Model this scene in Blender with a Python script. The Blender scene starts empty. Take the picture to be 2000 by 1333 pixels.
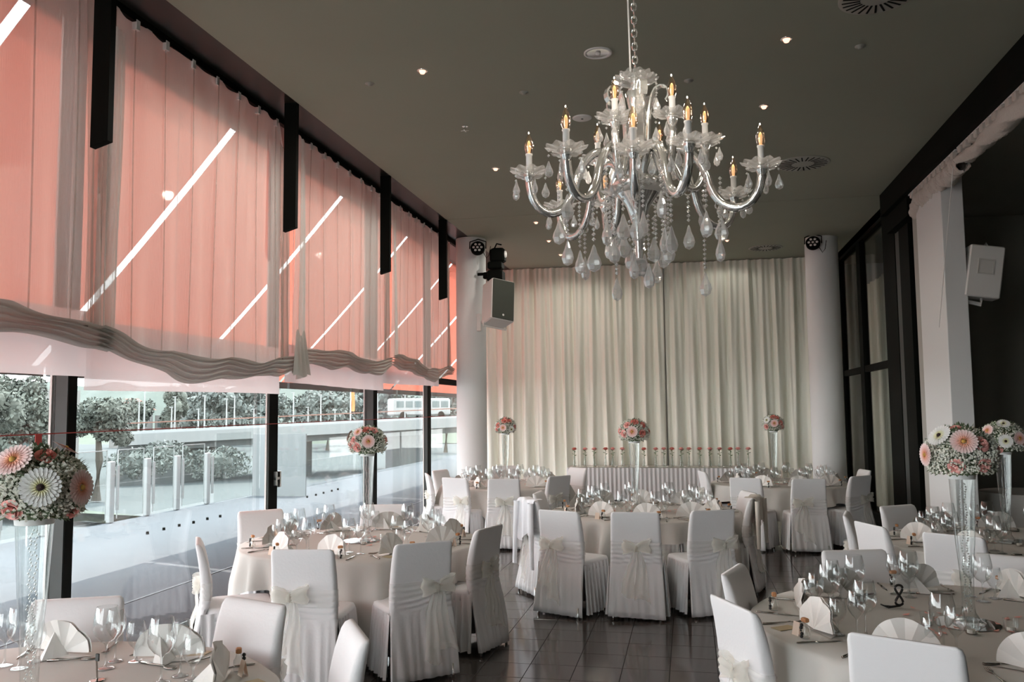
import bpy, math, random
from mathutils import Vector, Matrix
random.seed(7)
PI = math.pi
sc = bpy.context.scene
COL = sc.collection

# ------------------------------------------------------------------ camera, world, sun, exposure
EYE = Vector((0, 0, 1.8))
YAW, PIT, ROLL, FPX = math.radians(11.5233), math.radians(4.6601), 0.010, 1680.0
F = Vector((-math.sin(YAW)*math.cos(PIT), math.cos(YAW)*math.cos(PIT), math.sin(PIT)))
R0 = Vector((math.cos(YAW), math.sin(YAW), 0))
U0 = R0.cross(F)
RV = R0*math.cos(ROLL) - U0*math.sin(ROLL)
UV = U0*math.cos(ROLL) + R0*math.sin(ROLL)
cd = bpy.data.cameras.new('camera'); cam = bpy.data.objects.new('camera', cd); COL.objects.link(cam)
cd.sensor_width = 36; cd.lens = FPX/2000*36; cd.clip_end = 600; cd.clip_start = .05
M = Matrix((RV, UV, -F)).transposed().to_4x4(); M.translation = EYE
cam.matrix_world = M
sc.camera = cam
sc.view_settings.view_transform = 'Standard'; sc.view_settings.look = 'None'
sc.view_settings.gamma = 1.0; sc.view_settings.use_curve_mapping = False
sc.view_settings.exposure = 0.84
w = bpy.data.worlds.new('world'); sc.world = w; w.use_nodes = True
wn = w.node_tree.nodes; bg = wn['Background']
tc = wn.new('ShaderNodeTexCoord'); sp = wn.new('ShaderNodeSeparateXYZ'); rp = wn.new('ShaderNodeValToRGB')
w.node_tree.links.new(tc.outputs['Generated'], sp.inputs[0]); w.node_tree.links.new(sp.outputs['Z'], rp.inputs[0])
rp.color_ramp.elements[0].color = (.92, .96, .97, 1); rp.color_ramp.elements[1].color = (.68, .86, .96, 1)
w.node_tree.links.new(rp.outputs[0], bg.inputs['Color']); bg.inputs['Strength'].default_value = 5.0
sl = bpy.data.lights.new('sun', 'SUN'); sun = bpy.data.objects.new('sun', sl); COL.objects.link(sun)
sl.energy = 5.2; sl.angle = .009; sl.color = (1, .95, .88)
sun.rotation_euler = Vector((0.02, 0.30, 1.0)).to_track_quat('Z', 'Y').to_euler()
sc.cycles.transparent_max_bounces = 24
sc.cycles.max_bounces = 8; sc.cycles.diffuse_bounces = 5; sc.cycles.transmission_bounces = 8; sc.cycles.glossy_bounces = 4
sc.cycles.sample_clamp_indirect = 6
sc.cycles.caustics_reflective = False; sc.cycles.caustics_refractive = False

def ray(px, py): return F + RV*((px-1000)/FPX) - UV*((py-666.5)/FPX)
def on(px, py, ax, v):
    d = ray(px, py); t = (v-EYE[ax])/d[ax]; return EYE + d*t
def onZ(px, py, z): return on(px, py, 2, z)
def onX(px, py, x): return on(px, py, 0, x)
def onY(px, py, y): return on(px, py, 1, y)
def proj(p):
    d = Vector(p)-EYE; z = d.dot(F)
    if z < .2: return (-9999, -9999)
    return (1000+FPX*d.dot(RV)/z, 666.5-FPX*d.dot(UV)/z)

# ------------------------------------------------------------------ materials
def nt(name):
    m = bpy.data.materials.new(name); m.use_nodes = True; t = m.node_tree
    for n in list(t.nodes): t.nodes.remove(n)
    o = t.nodes.new('ShaderNodeOutputMaterial'); return m, t, o
def bump(t, bsdf, scale, strength, dist=.01, stretch=None, detail=3):
    c = t.nodes.new('ShaderNodeTexCoord'); n = t.nodes.new('ShaderNodeTexNoise'); b = t.nodes.new('ShaderNodeBump')
    n.inputs['Scale'].default_value = scale; n.inputs['Detail'].default_value = detail
    src = c.outputs['Object']
    if stretch:
        mp = t.nodes.new('ShaderNodeMapping'); mp.inputs['Scale'].default_value = stretch
        t.links.new(src, mp.inputs[0]); src = mp.outputs[0]
    t.links.new(src, n.inputs[0]); t.links.new(n.outputs[0], b.inputs['Height'])
    b.inputs['Strength'].default_value = strength; b.inputs['Distance'].default_value = dist
    t.links.new(b.outputs[0], bsdf.inputs['Normal'])
    return n
def P(name, col, rough=.6, metal=0, bs=None, var=0, emis=None, trans=0, vscale=None, stretch=None):
    m, t, o = nt(name); b = t.nodes.new('ShaderNodeBsdfPrincipled')
    b.inputs['Base Color'].default_value = (*col, 1); b.inputs['Roughness'].default_value = rough
    b.inputs['Metallic'].default_value = metal
    if emis: b.inputs['Emission Color'].default_value = (*emis[0], 1); b.inputs['Emission Strength'].default_value = emis[1]
    if bs: bump(t, b, bs[0], bs[1], stretch=stretch)
    if var:
        c = t.nodes.new('ShaderNodeTexCoord'); n = t.nodes.new('ShaderNodeTexNoise'); n.inputs['Scale'].default_value = vscale or 4
        n.inputs['Detail'].default_value = 4
        mx = t.nodes.new('ShaderNodeMixRGB'); t.links.new(c.outputs['Object'], n.inputs[0]); t.links.new(n.outputs[0], mx.inputs[0])
        mx.inputs[1].default_value = (*[x*(1-var) for x in col], 1); mx.inputs[2].default_value = (*[min(1, x*(1+var)) for x in col], 1)
        t.links.new(mx.outputs[0], b.inputs['Base Color'])
    t.links.new(b.outputs[0], o.inputs[0]); return m
def sheer(name, col, alpha, transl=.5, bs=None, stretch=None):
    """thin cloth: part see-through, part diffuse, part light from behind"""
    m, t, o = nt(name)
    tr = t.nodes.new('ShaderNodeBsdfTransparent'); d = t.nodes.new('ShaderNodeBsdfDiffuse'); l = t.nodes.new('ShaderNodeBsdfTranslucent')
    for q in (d, l): q.inputs['Color'].default_value = (*col, 1)
    a = t.nodes.new('ShaderNodeMixShader'); a.inputs[0].default_value = transl
    t.links.new(d.outputs[0], a.inputs[1]); t.links.new(l.outputs[0], a.inputs[2])
    b = t.nodes.new('ShaderNodeMixShader'); b.inputs[0].default_value = alpha
    t.links.new(tr.outputs[0], b.inputs[1]); t.links.new(a.outputs[0], b.inputs[2])
    if bs:
        bump(t, d, bs[0], bs[1], stretch=stretch)
    t.links.new(b.outputs[0], o.inputs[0]); return m
def thin_glass(name, tint=(1, 1, 1), base=.05, edge=.75, pw=.82, rough=.02):
    m, t, o = nt(name)
    tr = t.nodes.new('ShaderNodeBsdfTransparent'); tr.inputs[0].default_value = (*tint, 1)
    g = t.nodes.new('ShaderNodeBsdfGlossy'); g.inputs['Roughness'].default_value = rough
    lw = t.nodes.new('ShaderNodeLayerWeight'); lw.inputs['Blend'].default_value = .5
    pwn = t.nodes.new('ShaderNodeMath'); pwn.operation = 'POWER'; pwn.inputs[1].default_value = 1/(1-pw)
    ml = t.nodes.new('ShaderNodeMath'); ml.operation = 'MULTIPLY_ADD'; ml.inputs[1].default_value = edge; ml.inputs[2].default_value = base
    x = t.nodes.new('ShaderNodeMixShader')
    t.links.new(lw.outputs['Facing'], pwn.inputs[0]); t.links.new(pwn.outputs[0], ml.inputs[0]); t.links.new(ml.outputs[0], x.inputs[0])
    t.links.new(tr.outputs[0], x.inputs[1]); t.links.new(g.outputs[0], x.inputs[2])
    t.links.new(x.outputs[0], o.inputs[0]); return m
def glass(name, tint=(1, 1, 1), ior=1.5):
    m, t, o = nt(name); g = t.nodes.new('ShaderNodeBsdfGlass'); g.inputs['Color'].default_value = (*tint, 1)
    g.inputs['IOR'].default_value = ior; g.inputs['Roughness'].default_value = 0
    t.links.new(g.outputs[0], o.inputs[0]); return m

def tile_mat():
    m, t, o = nt('polished dark granite'); b = t.nodes.new('ShaderNodeBsdfPrincipled')
    oi = t.nodes.new('ShaderNodeObjectInfo'); c = t.nodes.new('ShaderNodeTexCoord'); n = t.nodes.new('ShaderNodeTexNoise')
    n.inputs['Scale'].default_value = 140; n.inputs['Detail'].default_value = 6
    r = t.nodes.new('ShaderNodeValToRGB'); r.color_ramp.elements[0].position = .38; r.color_ramp.elements[1].position = .66
    r.color_ramp.elements[0].color = (.040, .034, .031, 1); r.color_ramp.elements[1].color = (.12, .104, .096, 1)
    mt = t.nodes.new('ShaderNodeMath'); mt.operation = 'MULTIPLY_ADD'; mt.inputs[1].default_value = .35; mt.inputs[2].default_value = .82
    mx = t.nodes.new('ShaderNodeVectorMath'); mx.operation = 'SCALE'
    t.links.new(c.outputs['Object'], n.inputs[0]); t.links.new(n.outputs[0], r.inputs[0]); t.links.new(oi.outputs['Random'], mt.inputs[0])
    t.links.new(r.outputs[0], mx.inputs[0]); t.links.new(mt.outputs[0], mx.inputs['Scale']); t.links.new(mx.outputs[0], b.inputs['Base Color'])
    b.inputs['Roughness'].default_value = .12; b.inputs['Specular IOR Level'].default_value = .7
    t.links.new(b.outputs[0], o.inputs[0]); return m
def gerb_mat(name, c0, c1, c2):
    """radial petal colour, a real pigment gradient of the flower"""
    m, t, o = nt(name); b = t.nodes.new('ShaderNodeBsdfPrincipled'); c = t.nodes.new('ShaderNodeTexCoord')
    l = t.nodes.new('ShaderNodeVectorMath'); l.operation = 'LENGTH'; r = t.nodes.new('ShaderNodeValToRGB')
    ml = t.nodes.new('ShaderNodeMath'); ml.operation = 'MULTIPLY'; ml.inputs[1].default_value = 1/.06
    t.links.new(c.outputs['Object'], l.inputs[0]); t.links.new(l.outputs['Value'], ml.inputs[0]); t.links.new(ml.outputs[0], r.inputs[0])
    e = r.color_ramp.elements; e[0].position = .2; e[0].color = (*c0, 1); e[1].position = 1; e[1].color = (*c2, 1)
    k = e.new(.5); k.color = (*c1, 1)
    t.links.new(r.outputs[0], b.inputs['Base Color']); b.inputs['Roughness'].default_value = .7
    t.links.new(b.outputs[0], o.inputs[0]); return m

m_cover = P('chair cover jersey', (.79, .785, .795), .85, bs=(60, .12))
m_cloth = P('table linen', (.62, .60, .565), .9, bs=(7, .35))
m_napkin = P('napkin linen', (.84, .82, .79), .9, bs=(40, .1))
m_org = sheer('ivory organza', (.94, .92, .85), .30, .35, bs=(40, .6), stretch=(1, 1, .2))
m_band = sheer('fine organza band', (.95, .93, .86), .16, .3)
m_org2 = sheer('gathered ivory organza', (.93, .91, .84), .50, .35)
m_sheer = sheer('grey sheer curtain', (.86, .87, .84), .72, .25, bs=(30, .5), stretch=(1, 6, .3))
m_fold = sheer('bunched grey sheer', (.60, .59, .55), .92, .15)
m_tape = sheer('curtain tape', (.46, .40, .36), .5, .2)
m_blind = sheer('white inner blind', (.86, .88, .88), .96, .80, bs=(20, .3))
m_drape = sheer('cream stage curtain', (.93, .93, .84), .995, .10, bs=(25, .3), stretch=(1, 1, .15))
m_swag = P('cream gathered cloth', (.62, .57, .52), .9, bs=(25, .8))
m_red = sheer('red awning cloth', (.72, .185, .125), 1.0, .25)
m_wall = P('white column paint', (.755, .76, .76), .7, bs=(30, .03))
m_ceil = P('olive grey ceiling paint', (.33, .345, .275), .8, var=.05, vscale=1.2)
m_vent = P('vent paint', (.36, .36, .32), .6)
m_soffit = P('dark brown metal soffit', (.014, .014, .012), .32)
m_soffit.node_tree.nodes['Principled BSDF'].inputs['Specular IOR Level'].default_value = .22
m_black = P('black steel', (.006, .0065, .0055), .6)
m_black.node_tree.nodes['Principled BSDF'].inputs['Specular IOR Level'].default_value = .04
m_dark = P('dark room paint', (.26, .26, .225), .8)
m_alu = P('weathered aluminium', (.055, .06, .057), .6, 0, var=.15, vscale=6)
m_steel = P('brushed steel', (.62, .62, .60), .3, 1)
m_chrome = P('polished chrome', (.88, .88, .85), .13, .78)
m_cut = P('cutlery steel', (.36, .34, .31), .18, 1)
m_ctip = P('chrome leg', (.8, .8, .8), .15, 1)
m_pane = thin_glass('window glass', (.965, .97, .965), .05, .5, .8)
m_bal = thin_glass('green balustrade glass', (.90, .915, .91), .03, .14, .75)
m_wine = thin_glass('glassware', (.95, .965, .965), .075, 1.0, .5, .04)
m_vase = thin_glass('vase glass', (.95, .97, .965), .07, .9, .55, .04)
def crystal(name, mid, edge_, df):
    """cut glass: clear seen head-on, white mixed in towards the facet edges to imitate sparkle"""
    m, t, o = nt(name); a = t.nodes.new('ShaderNodeBsdfTransparent'); g = t.nodes.new('ShaderNodeBsdfGlossy'); d = t.nodes.new('ShaderNodeBsdfTranslucent'); d2 = t.nodes.new('ShaderNodeBsdfDiffuse')
    g.inputs['Roughness'].default_value = .06; g.inputs['Color'].default_value = (1, 1, 1, 1); d.inputs['Color'].default_value = (1, 1, 1, 1); d2.inputs['Color'].default_value = (.95, .95, .95, 1)
    a.inputs[0].default_value = (.93, .94, .93, 1)
    x = t.nodes.new('ShaderNodeMixShader'); y = t.nodes.new('ShaderNodeMixShader'); z_ = t.nodes.new('ShaderNodeMixShader')
    lw = t.nodes.new('ShaderNodeLayerWeight'); lw.inputs['Blend'].default_value = .5; ma = t.nodes.new('ShaderNodeMath'); ma.operation = 'MULTIPLY_ADD'
    ma.inputs[1].default_value = edge_-mid; ma.inputs[2].default_value = mid; ma.use_clamp = True; t.links.new(lw.outputs['Facing'], ma.inputs[0])
    z_.inputs[0].default_value = .5; t.links.new(d.outputs[0], z_.inputs[1]); t.links.new(d2.outputs[0], z_.inputs[2])
    x.inputs[0].default_value = df; t.links.new(g.outputs[0], x.inputs[1]); t.links.new(z_.outputs[0], x.inputs[2])
    t.links.new(ma.outputs[0], y.inputs[0]); t.links.new(a.outputs[0], y.inputs[1]); t.links.new(x.outputs[0], y.inputs[2])
    t.links.new(y.outputs[0], o.inputs[0]); return m
m_crys = crystal('crystal', .30, 1.2, .68)
m_bob = crystal('cut glass dish', .20, .95, .45)
m_bpost = P('weathered post steel', (.26, .27, .265), .6)
m_post = P('pale lamp post paint', (.20, .20, .195), .5)
m_white = P('white plastic', (.80, .79, .77), .5)
m_candle = P('white candle sleeve', (.86, .85, .82), .4)
m_bulbg = thin_glass('bulb glass', (1, .86, .70), .16, .8, .4)
m_fil = P('amber filament', (1, .55, .2), .5, emis=((1, .70, .44), .42))
m_lamp = P('warm downlight lens', (1, .6, .4), .4, emis=((1, .50, .34), 1.3))
m_grill = P('grey speaker grille', (.07, .075, .062), .9, bs=(300, .5))
m_spk = P('white speaker case', (.72, .71, .69), .5)
m_cork = P('cork stopper', (.55, .26, .12), .8, var=.2, vscale=200)
m_bead = P('black favour beads', (.015, .015, .015), .3)
m_card = P('cream place card', (.86, .70, .58), .7)
m_kraft = P('gold menu card', (.46, .37, .22), .6)
m_mirror = P('mirror tray', (.7, .7, .7), .03, 1)
m_petal = P('scattered pink petals', (.85, .42, .36), .7)
m_rose = P('pink rose petals', (.90, .47, .43), .65, bs=(60, .3))
m_rosed = P('coral rose petals', (.80, .30, .25), .65)
m_gyp = P('baby breath buds', (.87, .87, .79), .8)
m_leaf = P('bouquet greenery', (.12, .17, .09), .7)
m_stem = P('flower stem', (.10, .19, .06), .6)
m_gw = gerb_mat('white gerbera petals', (.75, .72, .35), (.86, .86, .82), (.88, .88, .88))
m_gp = gerb_mat('pink gerbera petals', (.80, .32, .12), (.90, .60, .56), (.90, .80, .79))
m_gd = P('dark gerbera eye', (.03, .012, .01), .8)
m_gy = P('yellow gerbera eye', (.62, .36, .08), .8)
m_tile = tile_mat()
m_grout = P('dark grout', (.02, .018, .016), .7)
m_terr = P('terrace paving', (.098, .103, .110), .8, var=.07, vscale=3)
m_groove = P('drain groove', (.05, .05, .06), .7)
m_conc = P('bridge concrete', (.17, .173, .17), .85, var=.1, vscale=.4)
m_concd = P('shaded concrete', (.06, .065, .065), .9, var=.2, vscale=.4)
m_water = P('river water', (.098, .103, .103), .9, var=.18, vscale=.15)
for q_ in (m_water, m_terr, m_conc): q_.node_tree.nodes['Principled BSDF'].inputs['Specular IOR Level'].default_value = 0
m_tree1 = P('grey green leaves', (.068, .074, .060), .8, var=.7, vscale=.9)
m_tree2 = P('haze paled leaves', (.085, .095, .086), .8, var=.35, vscale=.5)  # distance haze mixed into the leaf colour, shrubs share it
m_trunk = P('bark', (.06, .05, .04), .9)
m_grass = P('river bank grass', (.06, .072, .05), .9, var=.4, vscale=.3)
m_house = P('pale render', (.16, .15, .14), .9)
m_roof = P('red roof tiles', (.15, .07, .05), .8)
m_win = P('dark window glass', (.05, .07, .07), .2)
m_orange = P('orange banner', (.55, .16, .05), .7)
m_redc = P('red cord', (.45, .05, .04), .6)
m_candlelt = P('tea light wax', (.85, .83, .78), .6)

# ------------------------------------------------------------------ mesh helpers
class MB:
    def __init__(s): s.v = []; s.f = []
    def add(s, vs, fs):
        k = len(s.v); s.v += [tuple(v) for v in vs]; s.f += [tuple(i+k for i in f) for f in fs]; return s
    def box(s, x0, x1, y0, y1, z0, z1, mat=None):
        vs = [Vector((x, y, z)) for z in (z0, z1) for y in (y0, y1) for x in (x0, x1)]
        if mat is not None: vs = [mat @ v for v in vs]
        return s.add(vs, [(0, 2, 3, 1), (4, 5, 7, 6), (0, 1, 5, 4), (2, 6, 7, 3), (0, 4, 6, 2), (1, 3, 7, 5)])
    def bev(s, x0, x1, y0, y1, z0, z1, b=.01, mat=None):
        """box with bevelled upper and lower rims and corners"""
        rings = []
        for z, i in ((z0, b), (z0+b, 0), (z1-b, 0), (z1, b)):
            c = b
            X0, X1, Y0, Y1 = x0+i, x1-i, y0+i, y1-i
            rings.append([(X0+c, Y0, z), (X1-c, Y0, z), (X1, Y0+c, z), (X1, Y1-c, z), (X1-c, Y1, z), (X0+c, Y1, z), (X0, Y1-c, z), (X0, Y0+c, z)])
        return s.loft(rings, cap=True, mat=mat)
    def loft(s, rings, cap=False, mat=None, close=True):
        n = len(rings[0]); vs = [Vector(p) for r in rings for p in r]
        if mat is not None: vs = [mat @ v for v in vs]
        fs = []
        for i in range(len(rings)-1):
            for j in range(n if close else n-1):
                a = i*n+j; b = i*n+(j+1) % n; fs.append((a, b, b+n, a+n))
        if cap: fs.append(tuple(range(n))[::-1]); fs.append(tuple((len(rings)-1)*n+j for j in range(n)))
        return s.add(vs, fs)
    def lathe(s, prof, n=16, mat=None, cap=False):
        return s.loft([[(r*math.cos(2*PI*j/n), r*math.sin(2*PI*j/n), z) for j in range(n)] for r, z in prof], cap=cap, mat=mat)
    def tube(s, pts, r, n=8, cap=True):
        pts = [Vector(p) for p in pts]; rings = []; up = Vector((0, 0, 1))
        for i, p in enumerate(pts):
            d = (pts[min(i+1, len(pts)-1)] - pts[max(i-1, 0)])
            d = d.normalized() if d.length > 1e-9 else Vector((0, 0, 1))
            a = d.cross(up)
            if a.length < .05: a = d.cross(Vector((1, 0, 0)))
            a.normalize(); b = d.cross(a)
            rr = r[i] if isinstance(r, (list, tuple)) else r
            rings.append([p + (a*math.cos(2*PI*j/n) + b*math.sin(2*PI*j/n))*rr for j in range(n)])
        return s.loft(rings, cap=cap)
    def grid(s, fn, nu, nv, closed=False):
        vs = [fn(i/nu, j/nv) for j in range(nv+1) for i in range(nu+(0 if closed else 1))]
        W = nu if closed else nu+1; fs = []
        for j in range(nv):
            for i in range(nu):
                a = j*W+i; b = j*W+(i+1) % W; fs.append((a, b, b+W, a+W))
        return s.add(vs, fs)
    def octa(s, c, r, sz=1.0):
        x, y, z = c
        return s.add([(x+r, y, z), (x-r, y, z), (x, y+r, z), (x, y-r, z), (x, y, z+r*sz), (x, y, z-r*sz)],
                     [(0, 2, 4), (2, 1, 4), (1, 3, 4), (3, 0, 4), (2, 0, 5), (1, 2, 5), (3, 1, 5), (0, 3, 5)])
    def ball(s, c, r, n=8, m=6, sq=1):
        return s.lathe([(max(1e-4, r*math.sin(PI*i/m)), -r*sq*math.cos(PI*i/m)) for i in range(m+1)], n, Matrix.Translation(c))
    def mesh(s, name, mat, smooth=True):
        me = bpy.data.meshes.new(name); me.from_pydata(s.v, [], s.f)
        if smooth: me.polygons.foreach_set('use_smooth', [True]*len(me.polygons))
        if mat: me.materials.append(mat)
        me.validate(); me.update(); return me
def link(name, data, parent=None, loc=None, rot=None):
    o = bpy.data.objects.new(name, data); COL.objects.link(o)
    if parent: o.parent = parent
    if loc is not None: o.location = loc
    if rot is not None: o.rotation_euler = rot
    return o
def obj(name, mb, mat, parent=None, smooth=False, loc=None, rot=None):
    return link(name, mb.mesh(name, mat, smooth), parent, loc, rot)
def tag(o, label=None, cat=None, group=None, kind=None):
    if label: o['label'] = label
    if cat: o['category'] = cat
    if group: o['group'] = group
    if kind: o['kind'] = kind
    return o
def empty(name, loc=(0, 0, 0), rz=0):
    o = link(name, None, None, loc, (0, 0, rz)); return o
def struct(name, mb, mat, parent=None, smooth=False):
    o = obj(name, mb, mat, parent, smooth)
    if parent is None: o['kind'] = 'structure'
    return o
def ctree(o, parent=None):
    c = o.copy(); COL.objects.link(c)
    if parent: c.parent = parent
    for ch in KIDS.get(o.name, []): ctree(ch, c)
    return c
KIDS = {}
def reg(o):
    for c in o.children_recursive: pass
    def walk(x):
        KIDS[x.name] = list(x.children)
        for y in x.children: walk(y)
    walk(o); return o
def box(*a): return MB().box(*a)
def noise(x, k=0):
    return math.sin(x*1.7+k)*.5 + math.sin(x*3.1+k*2.3+1)*.3 + math.sin(x*6.7+k*1.1+2)*.2

# ================================================================== the setting
CE = 4.62
XF = -4.14          # inner face of the glass facade
# ---- floor: grout bed, individual tiles where they can be told apart, the rest joined
fl = struct('floor', box(XF-.1, 9, -3, 17.2, -.12, -.006), m_grout)
TS = .326
tile_me = MB().bev(-TS/2+.002, TS/2-.002, -TS/2+.002, TS/2-.002, -.012, 0, .0015).mesh('tile', m_tile, False)
field = MB(); near = []
x0, y0 = -.50-TS*11-TS/2, -3.0+(6.2+3.0) % TS - TS/2
nx = int((9-x0)/TS)
for i in range(nx):
    for j in range(62):
        x, y = x0+TS*i, y0+TS*j
        if x-TS/2 < XF-.05 or y > 17: continue
        px, py = proj((x, y, 0))
        if -2.1 < x < 1.3 and 4.2 < y < 10.6 and 850 < px < 1620 and py < 1400: near.append((x, y))
        else: field.add([(x-TS/2+.002, y-TS/2+.002, 0), (x+TS/2-.002, y-TS/2+.002, 0), (x+TS/2-.002, y+TS/2-.002, 0), (x-TS/2+.002, y+TS/2-.002, 0)], [(0, 1, 2, 3)])
near.sort(key=lambda p: p[1])
for x, y in near[:290]: link('tile', tile_me, fl, (x, y, 0))
for x, y in near[290:]: field.add([(x-TS/2+.002, y-TS/2+.002, 0), (x+TS/2-.002, y-TS/2+.002, 0), (x+TS/2-.002, y+TS/2-.002, 0), (x-TS/2+.002, y+TS/2-.002, 0)], [(0, 1, 2, 3)])
tf = obj('tile_field', field, m_tile, fl); tf['kind'] = 'stuff'

# ---- ceilings
cl = MB(); cl.box(-3.42, 2.57, -3, 12.03, CE, CE+.25)
cl.box(-3.42, 2.74, 12.045, 17.2, CE, CE+.25); cl.box(-3.42, 2.57, 12.0, 12.06, CE+.006, CE+.2)
struct('ceiling', cl, m_ceil)
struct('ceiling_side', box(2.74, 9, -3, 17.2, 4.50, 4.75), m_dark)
sf = MB(); sf.box(XF-.25, -3.42, -3, 17.2, CE+.012, CE+.2)
struct('trim_1', sf, m_soffit)
tr = MB(); tr.box(2.57, 2.74, -3, 12.045, 4.33, CE+.2); tr.box(2.74, 2.86, 12.045, 17, 4.45, CE+.2); tr.box(2.64, 2.80, 10.95, 12.06, 4.1, 4.40)
struct('trim_2', tr, m_black)
struct('roof', box(-4.5, 9, -3.5, 17.5, CE+.3, CE+.5), m_dark)
# ---- back wall, right-hand dark room
struct('wall_left', box(XF-.1, XF+1, 17.25, 33, 0, 4.95), m_house)
struct('wall_back', box(-4.2, 9, 17.0, 17.2, 0, CE+.2), m_wall)
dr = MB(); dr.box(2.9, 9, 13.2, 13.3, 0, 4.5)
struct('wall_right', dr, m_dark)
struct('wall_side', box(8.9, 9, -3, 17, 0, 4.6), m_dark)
# ---- unseen end behind the camera: posts invented for a daylight opening, mostly walled off
fr = MB()
for x in (-4, -1.6, .8, 3.2, 5.6, 8): fr.box(x-.05, x+.05, -3.05, -2.95, 0, CE)
struct('window_5', fr, m_black)
struct('added_front_wall', box(-2.4, 9, -3.3, -3.1, 0, CE+.2), m_dark)  # added out of view to hold back daylight from behind

# ---- facade: mullions, panes, head rail
def post_at(pa, pb, pc, y_=900):
    """post whose aluminium cheek spans px pa..pb and black inner face pb..pc"""
    yb = onX(pb, y_, XF).y; yc = onX(pc, y_, XF).y; xa = onY(pa, y_, yb).x; return (yb, yc, xa)
posts = [post_at(98.5, 130, 147), post_at(521, 526, 542), post_at(712, 730, 736.5), post_at(828, 836, 842)]
dy_ = posts[1][0]-posts[0][0]; x0p = posts[0][2]
allp = [(posts[0][0]-2*dy_, posts[0][1]-2*dy_, x0p), (posts[0][0]-dy_, posts[0][1]-dy_, x0p)]+posts+[(posts[3][0]+dy_*.9, posts[3][1]+dy_*.9, x0p)]
for yb, yc, xa in allp:
    r = empty('window_post'); r['kind'] = 'structure'
    obj('post', box(xa, XF-.008, yb, yc-.01, 0, CE), m_alu, r)
    obj('post_cap', box(XF-.008, XF, yb+.004, yc, 0, CE), m_black, r); obj('post_back', box(XF-.06, XF-.004, yc-.03, yc-.004, 0, CE), m_black, r)
    obj('gasket', box(xa-.016, xa, yb-.01, yb+.03, 0, CE), m_white, r)
mull_y = [p[0] for p in allp]
for k in range(len(allp)-1):
    a, b = allp[k][1], allp[k+1][0]
    r = struct('window_%d' % (k+6), box(XF-.11, XF-.10, a, b, .04, 2.28), m_pane)
    obj('upper_pane', box(XF-.11, XF-.10, a, b, 2.38, CE), m_pane, r)
    obj('transom', box(XF-.13, XF-.04, a, b, 2.28, 2.38), m_black, r)
    obj('sill_track', box(XF-.14, XF-.02, a, b, 0, .03), m_black, r)
rl = MB(); rl.box(-3.80, -3.755, -3, 13.9, CE-.045, CE+.012)
struct('trim_3', rl, m_black)
# ceiling fins hanging in front of the curtains
for k, y in enumerate((-.55, 2.0, 4.54, 7.11, 9.62, 12.08)):
    mb = MB(); x0_, x1_ = -3.555, -3.435
    mb.add([(x0_, y, CE+.1), (x1_, y, CE+.1), (x1_, y+.05, CE+.1), (x0_, y+.05, CE+.1), (x0_, y, 3.44), (x1_, y, 3.475), (x1_, y+.05, 3.475), (x0_, y+.05, 3.44)],
           [(0, 3, 2, 1), (4, 5, 6, 7), (0, 1, 5, 4), (1, 2, 6, 5), (2, 3, 7, 6), (3, 0, 4, 7)])
    struct('trim_%d' % (k+4), mb, m_black)
# door latch on the second post
dh = tag(empty('door_latch', (XF+.001, posts[1][1]+.02, 1.14)), 'small steel H-shaped latch on the window post left of the middle', 'latch')
g = MB(); g.box(0, .03, -.10, -.075, -.07, .07); g.box(0, .03, -.02, .005, -.09, .07); g.box(0, .025, -.1, 0, -.012, .012)
obj('grip', g, m_steel, dh); obj('backplate', box(-.02, 0, -.11, -.01, -.03, .03), m_black, dh)

# ---- columns
def column(name, cx, cy, r):
    o = struct(name, MB().lathe([(r, 0), (r, CE)], 64, Matrix.Translation((cx, cy, 0))), m_wall, None, True); return o
column('column_left', -3.44, 13.56, .245); column('column_right', 2.23, 14.9, .262)

# ---- back curtain, two halves
def drape(x0, x1, y, z0, z1, seed, n):
    rnd = random.Random(seed); ph = [0]; 
    for i in range(n): ph.append(ph[-1] + rnd.uniform(.5, 1.6))
    tot = ph[-1]
    amp = [rnd.uniform(.35, 1.0) for _ in range(int(tot)+3)]
    def fn(u, v):
        t = u*tot; z = z0+(z1-z0)*v
        a = (1-v); wob = .25*math.sin(t*.7+seed)*a
        tt = t*1.0 + wob
        am = amp[int(t)]*(1-(t % 1)) + amp[int(t)+1]*(t % 1)
        d = math.sin(tt*PI*1.0)*.072*(.5+.7*a)*am + math.sin(tt*PI*2.3+seed)*.020*(1-a*.6) + .012*math.sin(tt*5.3+z*1.5)
        return (x0+(x1-x0)*u+.012*math.sin(tt*3+z*.8)*a, y+d, z)
    mb = MB(); mb.grid(fn, int((x1-x0)*150), 22); return mb
c1 = obj('stage_curtain', drape(-4.05, -.42, 16.62, .02, CE-.01, 3, 27), m_drape, smooth=True)
tag(c1, 'long cream pleated curtain covering the left half of the back wall', 'curtain', 'cream curtains across the back wall')
c2 = obj('stage_curtain', drape(-.40, 2.72, 16.66, .02, CE-.01, 8, 24), m_drape, smooth=True)
tag(c2, 'long cream pleated curtain covering the right half of the back wall', 'curtain', 'cream curtains across the back wall')

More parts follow.
